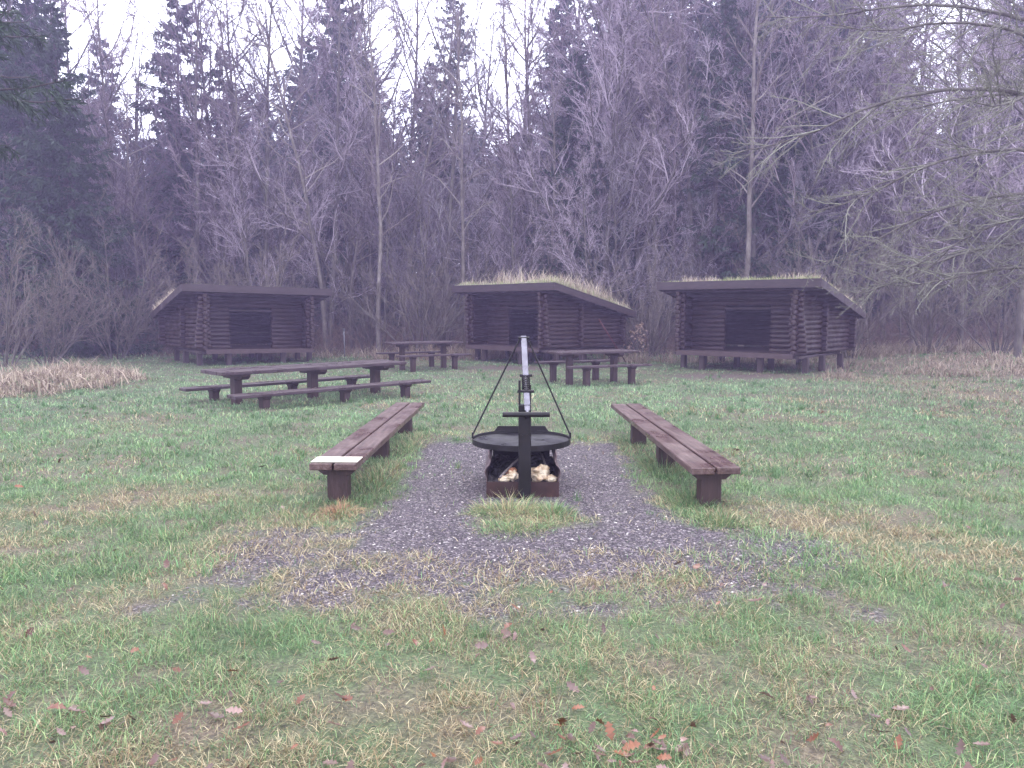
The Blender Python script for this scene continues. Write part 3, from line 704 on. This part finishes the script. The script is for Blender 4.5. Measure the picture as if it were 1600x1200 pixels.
    for (x0, x1, y0, y1, n_, h_, cols, w_) in turf['grass']:
        x = rng.uniform(x0, x1, n_); y = rng.uniform(y0, y1, n_); kp = rng.random(n_) < np.clip((fbm(x, y, 2.4, turf['seed'] + 7) - .28) * 3, 0.05, 1)
        x, y = x[kp], y[kp]; n_ = len(x); e2 = np.clip(np.minimum(np.minimum(Wd / 2 - np.abs(x), y), D - y) / .25, .12, 1)
        z = top(y) - .0 + e2 * (turf['soil'] * (.4 + .9 * fbm(x, y, 1.6, turf['seed'])))
        cl = np.array(cols)[rng.integers(0, len(cols), n_)] * (.6 + .7 * rng.random(n_))[:, None]
        blades(m_, x, y, z, h_ * (.35 + .9 * rng.random(n_)), w_ * (.6 + .7 * rng.random(n_)), np.abs(rng.normal(.4, .3, n_)), rng.random(n_) * 6.283, cl, bend=.5)
    m_.build('turf', M['grass'], roof)
    return root
DRY = [(.50, .42, .32), (.62, .54, .42), (.36, .28, .22)]; MOSS = [(.26, .32, .12), (.42, .46, .22), (.50, .47, .30)]
b_ = Wx = 2.2
shelter((7.60, 19.0), R(40), False, 'turf roofed log shelter with mossy roof edge, rightmost of the three and nearest', dict(soil=.06, seed=101, grass=[(-2.2, 2.2, .02, 1.0, 2600, .07, MOSS, .012), (1.3, 2.24, .3, 3.7, 2600, .12, MOSS + DRY, .012), (.2, 2.2, .0, .5, 900, .12, MOSS, .012), (-1.6, -.6, .02, .8, 320, .20, DRY, .013), (1.0, 2.1, 0, .6, 200, .26, DRY, .012), (-.3, .5, 0, .5, 400, .14, MOSS, .013), (1.3, 2.24, .3, 3.7, 900, .26, DRY, .012), (-2, 2, .5, 3, 1500, .1, MOSS, .012)]))
shelter((1.23, 22.0), R(46), False, 'log shelter with tall dry grass growing on its turf roof, in the middle', dict(soil=.12, seed=111, grass=[(-2.2, 2.2, .02, 1.2, 4200, .12, MOSS + DRY[:1], .012), (1.4, 2.24, .1, 3.7, 4500, .20, DRY + MOSS[1:], .012), (-.9, 1.0, .1, 1.6, 900, .58, DRY, .013), (.9, 2.2, .6, 3.6, 1700, .55, DRY, .013), (-2, -.9, .1, 1.2, 260, .28, DRY, .011), (-2, 2, 1, 3.6, 2500, .25, DRY, .012)]))
shelter((-9.44, 22.0), R(37), True, 'log shelter with nearly bare roof, leftmost of the three', dict(soil=.03, seed=121, grass=[(-2.2, 2.2, .02, .5, 500, .04, MOSS, .012), (-2.25, -1.2, 1.4, 3.75, 3200, .26, DRY, .013), (-2, 2, 1, 3.6, 1500, .09, MOSS + DRY, .012)]), z0=-.07, roll=R(1.1))

# thin red pole leaning on the side of the middle shelter
pa, pb = at(914, 498, 1.25), Vector((3.35, 22.25, .02))
m_ = MB(); m_.tube((2.55, 22.62, 1.30), (3.42, 22.62 + .45, .02), .016, 8)
tag(m_.build('red_pole', M['red'], smooth=True), 'thin dull red pole leaning against the side of the middle shelter', 'pole')
# tap post by the wood
tp = Vector(((538 - 800) / F * 27.0, 27.0, -.08))
t = empty('standpipe', (tp.x, tp.y, -.08), 0, 'thin grey standpipe with a tap standing right of the left shelter', 'standpipe')
m_ = MB(); m_.tube((0, 0, -.1), (0, 0, .93), .022, 10); m_.build('pipe', M['tap'], t, smooth=True)
m_ = MB(); m_.tube((0, 0, .93), (0, 0, 1.0), .035, 10); m_.tube((0, -.02, .85), (.0, -.16, .85), .016, 8); m_.tube((0, -.15, .86), (.0, -.16, .78), .014, 8); m_.box((0, -.09, .90), (.10, .02, .015), bev=.003); m_.build('tap', M['tap'], t)

# ------------------------------------------------------------------ trees
def region(px):
    for lim, w in ((120, 'at the far left of the wood'), (235, 'left of the left shelter'), (400, 'behind the left half of the left shelter'), (520, 'behind the right half of the left shelter'),
                   (610, 'just right of the left shelter'), (710, 'just left of the middle shelter'), (850, 'behind the middle shelter front'), (1020, 'behind the right end of the middle shelter'),
                   (1150, 'behind the left half of the right shelter'), (1290, 'behind the right half of the right shelter'), (1450, 'just right of the right shelter')):
        if px < lim: return w
    return 'at the far right of the wood'
cnt = {}
def wlab(kind, px):
    w = region(px); cnt[(kind, w)] = cnt.get((kind, w), 0) + 1
    return kind + ' ' + w
def norm(v): return v / (np.linalg.norm(v, axis=-1, keepdims=True) + 1e-9)
def grow(P, Rr, n, t0, t1, ang, ln, K, r_, rad, trop=.1, wob=.12, lpow=1.0):
    """children polylines from parents P (N,K0,3)"""
    N, K0, _ = P.shape
    t = t0 + (t1 - t0) * (np.arange(n)[None] + r_.random((N, n))) / n
    f = t * (K0 - 1); i = np.minimum(f.astype(int), K0 - 2); fr = (f - i)[..., None]
    ar = np.arange(N)[:, None]
    base = P[ar, i] * (1 - fr) + P[ar, i + 1] * fr
    pr = (Rr[ar, i] * (1 - fr[..., 0]) + Rr[ar, i + 1] * fr[..., 0])
    T = norm(P[ar, i + 1] - P[ar, i])
    rv = norm(np.cross(T, r_.normal(size=T.shape)))
    a = ang[0] + (ang[1] - ang[0]) * r_.random((N, n, 1))
    d = norm(T * np.cos(a) + rv * np.sin(a))
    pl_ = np.linalg.norm(P[:, -1] - P[:, 0], axis=1)[:, None]
    L = pl_ * ln * (1 - t * .75) ** lpow * (.6 + .7 * r_.random((N, n)))
    d = d.reshape(-1, 3); L = L.reshape(-1); base = base.reshape(-1, 3); pr = pr.reshape(-1)
    M_ = len(L); out = np.zeros((M_, K, 3)); out[:, 0] = base
    for k in range(1, K):
        d = norm(d + r_.normal(0, wob, (M_, 3)) + np.array([0, 0, trop]))
        out[:, k] = out[:, k - 1] + d * (L / (K - 1))[:, None]
    r0 = np.minimum(pr * .75, rad)
    rr = r0[:, None] * np.linspace(1, .35, K)[None]
    return out, rr
def trunk_line(r_, h, K, lean=0.03, wob=.02):
    d = np.array([r_.normal(0, lean), r_.normal(0, lean), 1.0]); P = np.zeros((1, K, 3)); P[0, 0] = (0, 0, -.3)
    for k in range(1, K):
        d = norm(d + np.array([r_.normal(0, wob), r_.normal(0, wob), .02])); P[0, k] = P[0, k - 1] + d * (h + .3) / (K - 1)
    return P
def twcol(r_, n, a, b):
    k = r_.random((n, 1)); return np.array(a) * (1 - k) + np.array(b) * k
def make_tree(name, seed, kind, h, label=None):
    r_ = np.random.default_rng(seed); root = empty(name, (0, 0, 0)); tr, cr = MB(), MB(); bk = 'bark'
    tint = np.array([(1.1, 1.0, .95), (1.0, 1.0, .95), (.62, .56, .58), (1.5, 1.42, 1.4)][seed % 4])
    if kind == 'bare':
        P = trunk_line(r_, h, 12); Rr = (h * .0075) * np.linspace(1, .12, 12)[None] ** .8
        tr.tubes(P, Rr, 8)
        P1, R1 = grow(P, Rr, 30, .12, .98, (.5, 1.05), .40, 6, r_, h * .0028, .07, .12, .8)
        tr.tubes(P1, R1, 5)
        P2, R2 = grow(P1, R1, 7, .2, 1, (.4, .9), .5, 5, r_, .020, .06, .14)
        P3, R3 = grow(P2, R2, 8, .15, 1, (.4, .9), .6, 4, r_, .009, .03, .20)
        P4, R4 = grow(P3, R3, 5, .1, 1, (.3, .9), .6, 3, r_, .006, .05, .18)
        for P_, R_, s_ in ((P2, R2, 4), (P3, R3, 3), (P4, R4, 3)): cr.tubes(P_, np.maximum(R_, .0048), s_, False, tint * twcol(r_, len(P_), (.12, .10, .12), (.31, .28, .32)))
    elif kind == 'slim':
        bk = 'pale_bark'
        P = trunk_line(r_, h, 14, .06, .05); Rr = (h * .0072) * np.linspace(1, .15, 14)[None] ** .8
        tr.tubes(P, Rr, 8)
        P1, R1 = grow(P, Rr, 24, .35, .98, (.5, 1.1), .22, 5, r_, h * .002, .04, .16, .6)
        P2, R2 = grow(P1, R1, 6, .2, 1, (.4, .9), .5, 4, r_, .010, .0, .18)
        P3, R3 = grow(P2, R2, 5, .15, 1, (.4, .9), .6, 3, r_, .006, -.06, .2)
        cr.tubes(P1, R1, 4, False, twcol(r_, len(P1), (.16, .13, .12), (.28, .25, .22)))
        for P_, R_ in ((P2, R2), (P3, R3)): cr.tubes(P_, np.maximum(R_, .0048), 3, False, twcol(r_, len(P_), (.12, .10, .10), (.26, .23, .21)))
    elif kind == 'shrub':
        ns = 16; Ps = []
        for i in range(ns):
            a = r_.random() * 6.283; sp = .12 + .55 * r_.random(); d = norm(np.array([math.cos(a) * sp, math.sin(a) * sp, 1.0]))
            L = h * (.55 + .5 * r_.random()); P = np.zeros((8, 3)); P[0] = (math.cos(a) * .15, math.sin(a) * .15, -.15)
            for k in range(1, 8):
                d = norm(d + r_.normal(0, .07, 3) + np.array([math.cos(a) * .03, math.sin(a) * .03, 0])); P[k] = P[k - 1] + d * L / 7
            Ps.append(P)
        P = np.array(Ps); Rr = (.012 + .022 * r_.random((ns, 1))) * np.linspace(1, .3, 8)[None]
        tr.tubes(P, Rr, 5); bk = 'bark'
        P2, R2 = grow(P, Rr, 11, .15, 1, (.3, .8), .40, 5, r_, .012, .05, .12)
        P3, R3 = grow(P2, R2, 6, .15, 1, (.3, .9), .5, 4, r_, .007, .03, .15)
        P4, R4 = grow(P3, R3, 3, .1, 1, (.3, .9), .55, 3, r_, .005, .03, .15)
        for P_, R_ in ((P2, R2), (P3, R3), (P4, R4)): cr.tubes(P_, np.maximum(R_, .0045), 3, False, twcol(r_, len(P_), (.10, .08, .07), (.22, .19, .16)))
    elif kind in ('spruce', 'ragged', 'fine'):
        bk = 'dark_bark'; P = trunk_line(r_, h, 12, .012, .008); Rr = (h * .011) * np.linspace(1, .08, 12)[None]
        tr.tubes(P, Rr, 8)
        lo = {'spruce': .06, 'ragged': .28, 'fine': .33}[kind]; nl = {'spruce': 230, 'ragged': 170, 'fine': 170}[kind]; Rm = h * {'spruce': .20, 'ragged': .17, 'fine': .24}[kind]
        t = lo + (1 - lo) * (np.arange(nl) + r_.random(nl)) / nl * .985
        zc = t * h; a = r_.random(nl) * 6.283
        L = (Rm * (1 - t) ** .75 * (.45 + .75 * r_.random(nl)) + .18) * (1 if kind != 'ragged' else (.6 + .7 * r_.random(nl)))
        if kind == 'ragged': L *= np.clip((t - lo) / .12 + .35, 0, 1)
        K = 6; PL = np.zeros((nl, K, 3)); ii = t * 11; i0 = np.minimum(ii.astype(int), 10); fr = (ii - i0)[:, None]
        PL[:, 0] = P[0, i0] * (1 - fr) + P[0, i0 + 1] * fr
        sl0 = .30 * t ** 1.5 + .05 - .25 * (1 - t)
        for k in range(1, K):
            s_ = (k / (K - 1)); dz = sl0 - .38 * np.sin(s_ * np.pi) * (1 - t * .6) + .30 * (s_ > .7)
            PL[:, k] = PL[:, k - 1] + np.stack([np.cos(a), np.sin(a), dz], -1) * (L / (K - 1))[:, None]
            a = a + r_.normal(0, .06, nl)
        tr.tubes(PL, (.012 + .012 * L)[:, None] * np.linspace(1, .25, K)[None] * .8, 4)
        if kind == 'ragged':        # dead lower branches
            Pd, Rd = grow(P, Rr, 26, .05, .4, (1.2, 1.6), .12, 4, r_, .02, -.05, .1, .2)
            tr.tubes(Pd, Rd, 3); Pd2, Rd2 = grow(Pd, Rd, 5, .3, 1, (.5, .9), .5, 3, r_, .007, -.05, .1); tr.tubes(Pd2, Rd2, 3)
        # side shoots, then needle slivers
        nsd = {'spruce': 13, 'ragged': 12, 'fine': 20}[kind]
        P2, R2 = grow(PL, np.full((nl, K), .02), nsd, .12, 1, (.6, 1.0), .36, 4, r_, .006, -.16, .05)
        P2[..., 2] = P2[:, :1, 2] + (P2[..., 2] - P2[:, :1, 2]) * .45 - .05 * np.arange(4)[None] * .6
        A = np.concatenate([P2[:, :-1].reshape(-1, 3)]); B = np.concatenate([P2[:, 1:].reshape(-1, 3)])
        m2 = {'spruce': 4, 'ragged': 4, 'fine': 9}[kind]
        A = np.repeat(A, m2, 0); B = np.repeat(B, m2, 0); n_ = len(A)
        tt_ = r_.random((n_, 1)); base = A * (1 - tt_) + B * tt_; d = norm(B - A + 1e-6)
        d = norm(d + r_.normal(0, .55, (n_, 3)) + np.array([0, 0, -.25])); ls = (.16 + .20 * r_.random((n_, 1))) * {'spruce': 1, 'ragged': 1, 'fine': .62}[kind] * np.clip(np.repeat(np.repeat(np.repeat(L, nsd), 3), m2) / 1.6, .4, 1)[:, None]
        pp = norm(np.cross(d, r_.normal(size=(n_, 3)))) * {'spruce': .026, 'ragged': .022, 'fine': .013}[kind]
        V = np.stack([base, base + d * ls * .45 + pp, base + d * ls, base + d * ls * .45 - pp], 1).reshape(-1, 3)
        k = r_.random((n_, 1)); cl = np.array([.018, .035, .020]) * (1 - k) + np.array([.05, .085, .045]) * k
        cr.add(V, [np.arange(n_)[:, None] * 4 + np.arange(4)[None]], np.repeat(cl, 4, 0))
    tr.build('trunk', M[bk], root, smooth=True)
    cr.build('crown', M['needles'] if kind in ('spruce', 'ragged', 'fine') else M['twig'], root)
    root['h'] = h; return root

PR_ = {}
def P(key, name, seed, kind, h): PR_[key] = [make_tree(name, seed, kind, h), h, False]
P('s1', 'spruce_tree', 11, 'spruce', 15); P('s2', 'spruce_tree', 12, 'spruce', 14); P('r1', 'spruce_tree', 13, 'ragged', 18); P('r2', 'spruce_tree', 14, 'ragged', 17)
P('b1', 'bare_tree', 21, 'bare', 14); P('b2', 'bare_tree', 22, 'bare', 13); P('b3', 'bare_tree', 23, 'bare', 15); P('b4', 'bare_tree', 24, 'bare', 11)
P('l1', 'slim_tree', 31, 'slim', 15); P('l2', 'slim_tree', 32, 'slim', 14); P('l3', 'slim_tree', 33, 'slim', 16)
P('h1', 'bare_shrub', 41, 'shrub', 5.5); P('h2', 'bare_shrub', 42, 'shrub', 4.8); P('h3', 'bare_shrub', 43, 'shrub', 6.5)
def place(key, px, d, h, label, cat='tree', group=None, rz=None, tilt=(0, 0)):
    pr = PR_[key]
    if pr[2]: o = copy_tree(pr[0])
    else: o = pr[0]; pr[2] = True
    s_ = h / pr[1]; x = (px - 800) / F * d
    o.location = (x, d, float(terrain(x, d)) - .05); o.scale = (s_, s_, s_)
    o.rotation_euler = (tilt[0], tilt[1], random.uniform(0, 6.283) if rz is None else rz)
    if 'h' in o: del o['h']
    return tag(o, label, cat, group)
def htop(d, py): return CH + d * (483 - py) / F * 1.0
# named trees that stand out against the sky or the edge of the wood
place('s1', 285, 33, htop(33, -15), 'tall narrow spruce spire against the sky above the left shelter', rz=.4)
place('r1', 684, 37, htop(37, -30), 'spruce with spreading top against the sky, left of the middle shelter', rz=1.0)
place('s2', 120, 27, htop(27, 20), 'dark spruce at the left edge of the wood', rz=2.2)
place('s1', 20, 30, htop(30, -200), 'tallest dark spruce behind the left edge of the clearing')
place('r2', 540, 38, htop(38, -60), 'tall spruce rising behind the gap right of the left shelter')
place('l1', 548, 30, htop(30, 150), 'slim pale trunk leaning left beside the left shelter', tilt=(0, -.04), rz=.3)
place('l2', 790, 33, htop(33, 20), 'slim pale tree rising behind the left end of the middle shelter')
place('l3', 1025, 30, htop(30, -120), 'slim pale mossy trunk rising left of the right shelter')
place('l1', 1088, 31, htop(31, -150), 'slim pale forked trunk rising behind the right shelter', rz=2)
place('l2', 1165, 33, htop(33, -60), 'slim pale trunk above the middle of the right shelter roof')
place('l3', 222, 29, htop(29, 150), 'slim pale trunk left of the left shelter')
place('l2', 105, 27, htop(27, 260), 'short slim pale trunk at the far left of the wood edge')
place('h1', 655, 27.5, 5.6, 'fan shaped bare shrub between the left and middle shelters', 'shrub')
place('h3', 700, 29, 6.0, 'bare shrub just left of the middle shelter', 'shrub')
place('h2', 410, 27.5, 5.0, 'bare shrub behind the roof of the left shelter', 'shrub')
place('h3', 180, 25.5, 5.2, 'wide bare shrub left of the left shelter', 'shrub')
place('h1', 75, 23.5, 4.2, 'grey bare shrub behind the straw heap at far left', 'shrub')
place('h2', 5, 22, 4.4, 'bare shrub cut off by the left edge', 'shrub')
place('h2', 1015, 27, 4.4, 'bare shrub between the middle and right shelters', 'shrub')
place('h1', 1235, 26.5, 5.6, 'tall bare shrub behind the right shelter roof', 'shrub')
place('h3', 1330, 25, 5.4, 'tan bare shrub right of the right shelter', 'shrub')
place('h2', 1450, 25, 4.6, 'bare shrub at the rear of the rough grass', 'shrub')
place('h1', 1560, 24, 4.6, 'bare shrub near the right edge', 'shrub')
place('h3', 575, 29.5, 5.0, 'dim bare shrub behind the standpipe', 'shrub')
place('h2', 310, 28, 4.5, 'low bare shrub behind the left end of the left shelter', 'shrub')
place('h3', 870, 30, 6.0, 'bare shrub behind the grassy roof of the middle shelter', 'shrub')
# the crowd of trees at and behind the edge
gB, gS = 'bare trees crowded behind the shelters', 'dark spruces crowded in the misty wood'
lB = 'grey bare tree among many in the misty wood behind the shelters'; lS = 'dark spruce among many in the misty wood behind the shelters'
lL = 'slim bare tree among many in the misty wood behind the shelters'; gL = 'slim trees crowded behind the shelters'
def skyline(px):       # photo row of the tree tops
    pts_ = [(-100, -200), (0, -120), (110, 20), (170, 60), (230, 50), (300, 0), (340, 20), (400, -10), (470, -60), (560, -80), (630, -20), (700, -40), (760, 40), (830, 30), (870, 20), (900, -60), (1000, -140), (1300, -180), (1400, -60), (1440, 60), (1500, -20), (1600, -120), (1750, -200)]
    return np.interp(px, [p[0] for p in pts_], [p[1] for p in pts_])
rr_ = random.Random(5)
for i in range(38):
    px = -60 + 1720 * (i + rr_.random()) / 38; d = rr_.uniform(29, 36); k = rr_.choice(['b1', 'b2', 'b3', 'b4'])
    top_ = skyline(px) + rr_.uniform(-60, 60); place(k, px, d, htop(d, top_), wlab('grey bare tree', px), 'tree', gB)
for i in range(26):
    px = -60 + 1720 * (i + rr_.random()) / 26; d = rr_.uniform(27.2, 31)
    place(rr_.choice(['b4', 'b3', 'b1', 'b2']), px, d, htop(d, rr_.uniform(150, 330)), wlab('low bare tree', px), 'tree', 'low bare trees along the wood edge')
for i in range(18):
    px = -60 + 1720 * (i + rr_.random()) / 18; d = rr_.uniform(27.5, 33)
    place(rr_.choice(['l1', 'l2', 'l3']), px, d, htop(d, skyline(px) + rr_.uniform(0, 120)), wlab('slim bare tree', px), 'tree', gL)
for i in range(30):
    px = -100 + 1820 * (i + rr_.random()) / 30; d = rr_.uniform(37, 50); k = rr_.choice(['s1', 's2', 'r1', 'r2'])
    off = 50 if 180 < px < 860 else 0
    place(k, px, d, htop(d, skyline(px) + off + rr_.uniform(0, 130)), wlab('misty dark spruce', px), 'tree', gS)
for px, d, tp_ in ((1120, 38, -100), (1210, 40, -150), (1290, 37, -60), (960, 40, -80), (1010, 43, -120), (1560, 33, -40), (1520, 38, 40), (60, 29, 60), (880, 41, 0), (1105, 29.5, -60), (1190, 30, 20), (1265, 30, 120), (905, 30.5, 90), (130, 27, 130)):
    place(rr_.choice(['s1', 's2', 'r1']), px, d, htop(d, tp_), wlab('misty dark spruce', px), 'tree', gS)
for px, d, tp_ in ((1500, 26, -100), (1380, 29, 0), (1590, 22, -200)):
    place(rr_.choice(['b1', 'b3']), px, d, htop(d, tp_), {1500: 'tall bare tree standing behind the rough grass at right', 1380: 'bare tree right of the right shelter roof', 1590: 'tallest bare tree, cut by the right edge'}[px], 'tree', 'bare trees at the right edge')
for k, v in PR_.items():
    if not v[2]:
        for c in list(v[0].children): bpy.data.objects.remove(c)
        bpy.data.objects.remove(v[0])

# trees of one kind behind the same landmark are told apart by their order
same = {}
for o in COL.objects:
    if 'label' in o and o.get('category') == 'tree': same.setdefault(o['label'], []).append(o)
for lab, os_ in same.items():
    n_ = len(os_)
    if n_ < 2: continue
    os_.sort(key=lambda o: o.location.x / o.location.y)
    names_ = {2: ['left of two', 'right of two'], 3: ['leftmost of three', 'middle of three', 'rightmost of three']}.get(n_)
    for i, o in enumerate(os_):
        o['label'] = lab + ', ' + (names_[i] if names_ else ['first', 'second', 'third', 'fourth', 'fifth', 'sixth', 'seventh', 'eighth', 'ninth', 'tenth'][min(i, 9)] + ' from left')

# near spruce reaching in at the top left
sp = make_tree('spruce_tree', 77, 'fine', 15); sp.location = (-10.9, 13.6, -.05); sp.rotation_euler = (0, 0, .5); del sp['h']
tag(sp, 'near green spruce whose boughs reach in at the top left corner', 'tree')

# near bare tree reaching in from the right with arching boughs
r_ = np.random.default_rng(91)
nt = empty('bare_tree', (10.9, 14.2, -.05), 0, 'near bare tree reaching in from the right edge with arching lichen grey boughs', 'tree')
tr, cr = MB(), MB(); Pt = trunk_line(r_, 11, 12, .02, .02); Rt = .17 * np.linspace(1, .2, 12)[None]; tr.tubes(Pt, Rt, 10)
LB = []; 
for (z, L, a, up, dn_) in [(2.3, 4.2, 3.25, .14, -.06), (2.7, 4.9, 3.0, .20, -.11), (3.1, 4.6, 3.4, .3, -.15), (3.5, 5.4, 2.95, .30, -.15), (4.0, 5.9, 3.25, .42, -.16), (4.4, 5.6, 3.6, .5, -.14), (4.9, 7.0, 3.05, .5, -.16), (5.5, 6.2, 3.3, .6, -.14), (6.1, 6.4, 2.8, .62, -.12), (6.6, 5.4, 3.5, .7, -.12), (7.2, 5.6, 3.0, .8, -.1), (8, 4.6, 3.3, .9, -.1), (3.8, 4.5, 4.2, .4, -.1), (5.2, 4.5, 2.3, .5, -.1), (2.9, 4.0, 3.9, .3, -.12), (6.8, 4, 1.0, .6, -.1), (4.5, 4, 5.5, .5, -.1), (8.6, 3.6, 4.5, 1, -.1)]:
    Q = np.zeros((10, 3)); Q[0] = (0, 0, z); sl_ = up
    for k in range(1, 10):
        dd = norm(np.array([math.cos(a), math.sin(a), sl_])); Q[k] = Q[k - 1] + dd * L / 9; sl_ += dn_ * (1 if k < 7 else -.9); a += r_.normal(0, .07)
    LB.append(Q)
LB = np.array(LB); RB = (.022 + .014 * r_.random((len(LB), 1)) + .014) * np.linspace(1, .22, 10)[None]
tr.tubes(LB, RB, 6)
P2, R2 = grow(LB, RB, 26, .10, 1, (.3, .9), .34, 8, r_, .012, -.015, .10, .6)
P3, R3 = grow(P2, R2, 9, .12, 1, (.3, .9), .45, 6, r_, .0055, .03, .12)
P4, R4 = grow(P3, R3, 5, .1, 1, (.3, .9), .5, 4, r_, .0036, .10, .13)
for P_, R_, s_ in ((P2, R2, 4), (P3, R3, 3), (P4, R4, 3)): cr.tubes(P_, np.maximum(R_, .0030), s_, False, twcol(r_, len(P_), (.09, .08, .07), (.26, .26, .20)))
tr.build('trunk', M['bark'], nt, smooth=True); cr.build('crown', M['twig'], nt)

# beech sapling with brown leaves right of the middle shelter
bs_ = at(985, 545, 0); r_ = np.random.default_rng(95)
bt = empty('beech_sapling', (3.95, 24.6, -.08), 0, 'small sapling still holding pale brown leaves, right of the middle shelter', 'sapling')
tr, cr = MB(), MB(); Pt = trunk_line(r_, 1.15, 6, .1, .05); Rt = .018 * np.linspace(1, .3, 6)[None]; tr.tubes(Pt, Rt, 6)
P1, R1 = grow(Pt, Rt, 14, .25, 1, (.8, 1.3), .45, 4, r_, .008, .05, .1); tr.tubes(P1, R1, 4)
n_ = 190; bidx = r_.integers(0, len(P1), n_); base = P1[bidx, r_.integers(1, 4, n_)] + r_.normal(0, .05, (n_, 3)); d = norm(r_.normal(size=(n_, 3)) + [0, 0, -.5]); pp = norm(np.cross(d, r_.normal(size=(n_, 3)))) * .028
V = np.stack([base, base + d * .04 + pp, base + d * .09, base + d * .04 - pp], 1).reshape(-1, 3)
cr.add(V, [np.arange(n_)[:, None] * 4 + np.arange(4)[None]], np.repeat(twcol(r_, n_, (.20, .13, .09), (.32, .22, .17)), 4, 0))
tr.build('trunk', M['bark'], bt); cr.build('leaves', M['leaf'], bt)

# undergrowth: brambles and saplings along the foot of the wood
r_ = np.random.default_rng(97); ug = MB(); n_ = 8500
px = r_.uniform(-150, 1750, n_); d = r_.uniform(27.5, 40, n_); x = (px - 800) / F * d
near_sh = ((x > -11.8) & (x < -4.8) & (d < 27.6)) | ((x > -2.5) & (x < 4.6) & (d < 26.6)) | ((x > 3.6) & (x < 11) & (d < 25.2))
x, d = x[~near_sh], d[~near_sh]; n_ = len(x)
a = r_.random(n_) * 6.283; L = .5 + 1.9 * r_.random(n_) ** 1.6; Q = np.zeros((n_, 6, 3)); Q[:, 0] = np.stack([x, d, terrain(x, d) - .05], -1)
dd = np.stack([np.cos(a) * .35, np.sin(a) * .35, np.ones(n_)], -1)
for k in range(1, 6):
    dd = norm(dd + r_.normal(0, .12, (n_, 3)) + np.stack([np.cos(a) * .15, np.sin(a) * .15, -.10 * np.ones(n_)], -1)); Q[:, k] = Q[:, k - 1] + dd * (L / 5)[:, None]
RQ = np.full((n_, 6), .006) * np.linspace(1, .4, 6); cU = twcol(r_, n_, (.10, .065, .055), (.26, .18, .14)); ug.tubes(Q, RQ, 3, False, cU)
P2, R2 = grow(Q, RQ, 5, .2, 1, (.4, 1), .4, 3, r_, .005, .05, .15); ug.tubes(P2, np.maximum(R2, .003), 3, False, twcol(r_, len(P2), (.10, .07, .06), (.24, .17, .14)))
tag(ug.build('undergrowth', M['twig']), 'brown tangle of brambles and twigs along the foot of the wood', 'undergrowth', kind='stuff')

# far wood: one mass of spruce and bare stems fading into the mist
r_ = np.random.default_rng(99); fw = MB()
for i in range(210):
    d = r_.uniform(48, 80); px = -150 + 1900 * ((i * .618) % 1); x = (px - 800) / F * d
    h = max(7, htop(d, skyline(px) + (170 if 180 < px < 860 else 130) + r_.uniform(0, 120)))
    T_ = np.array([[(x, d, -.3), (x + r_.normal(0, .2), d, h * .5), (x + r_.normal(0, .3), d, h)]]); fw.tubes(T_, np.array([[.2, .13, .03]]), 5, False, (.05, .04, .04))
    n_ = 1500; t = .02 + .98 * r_.random(n_) ** 1.2; rad = h * .18 * (1 - t) ** .7 * np.sqrt(r_.random(n_)); a = r_.random(n_) * 6.283
    base = np.stack([x + rad * np.cos(a), d + rad * np.sin(a), t * h], -1); dv_ = norm(np.stack([np.cos(a), np.sin(a), -.35 + 0 * a], -1) + r_.normal(0, .3, (n_, 3)))
    ls = (.5 + .6 * r_.random((n_, 1))); pp = norm(np.cross(dv_, r_.normal(size=(n_, 3)))) * .075
    V = np.stack([base, base + dv_ * ls * .5 + pp, base + dv_ * ls, base + dv_ * ls * .5 - pp], 1).reshape(-1, 3)
    fw.add(V, [np.arange(n_)[:, None] * 4 + np.arange(4)[None]], np.repeat(twcol(r_, n_, (.02, .035, .022), (.05, .07, .045)), 4, 0))
tag(fw.build('distant_wood', M['needles']), 'far mass of wood fading into the mist', 'wood', kind='stuff')

# ------------------------------------------------------------------ haze
m = bpy.data.materials.new('haze'); m.use_nodes = True; nt_ = m.node_tree; nt_.nodes.clear()
pv = nt_.nodes.new("ShaderNodeVolumePrincipled"); pv.inputs['Color'].default_value = (.66, .56, 1.0, 1); pv.inputs['Density'].default_value = .0038; pv.inputs['Anisotropy'].default_value = .2
ou = nt_.nodes.new("ShaderNodeOutputMaterial"); nt_.links.new(pv.outputs[0], ou.inputs['Volume'])
hz = MB(); hz.box((0, 80, 14), (420, 300, 31)); tag(hz.build('haze', m), 'pale lavender mist filling the air of the clearing and wood', 'haze', kind='stuff')
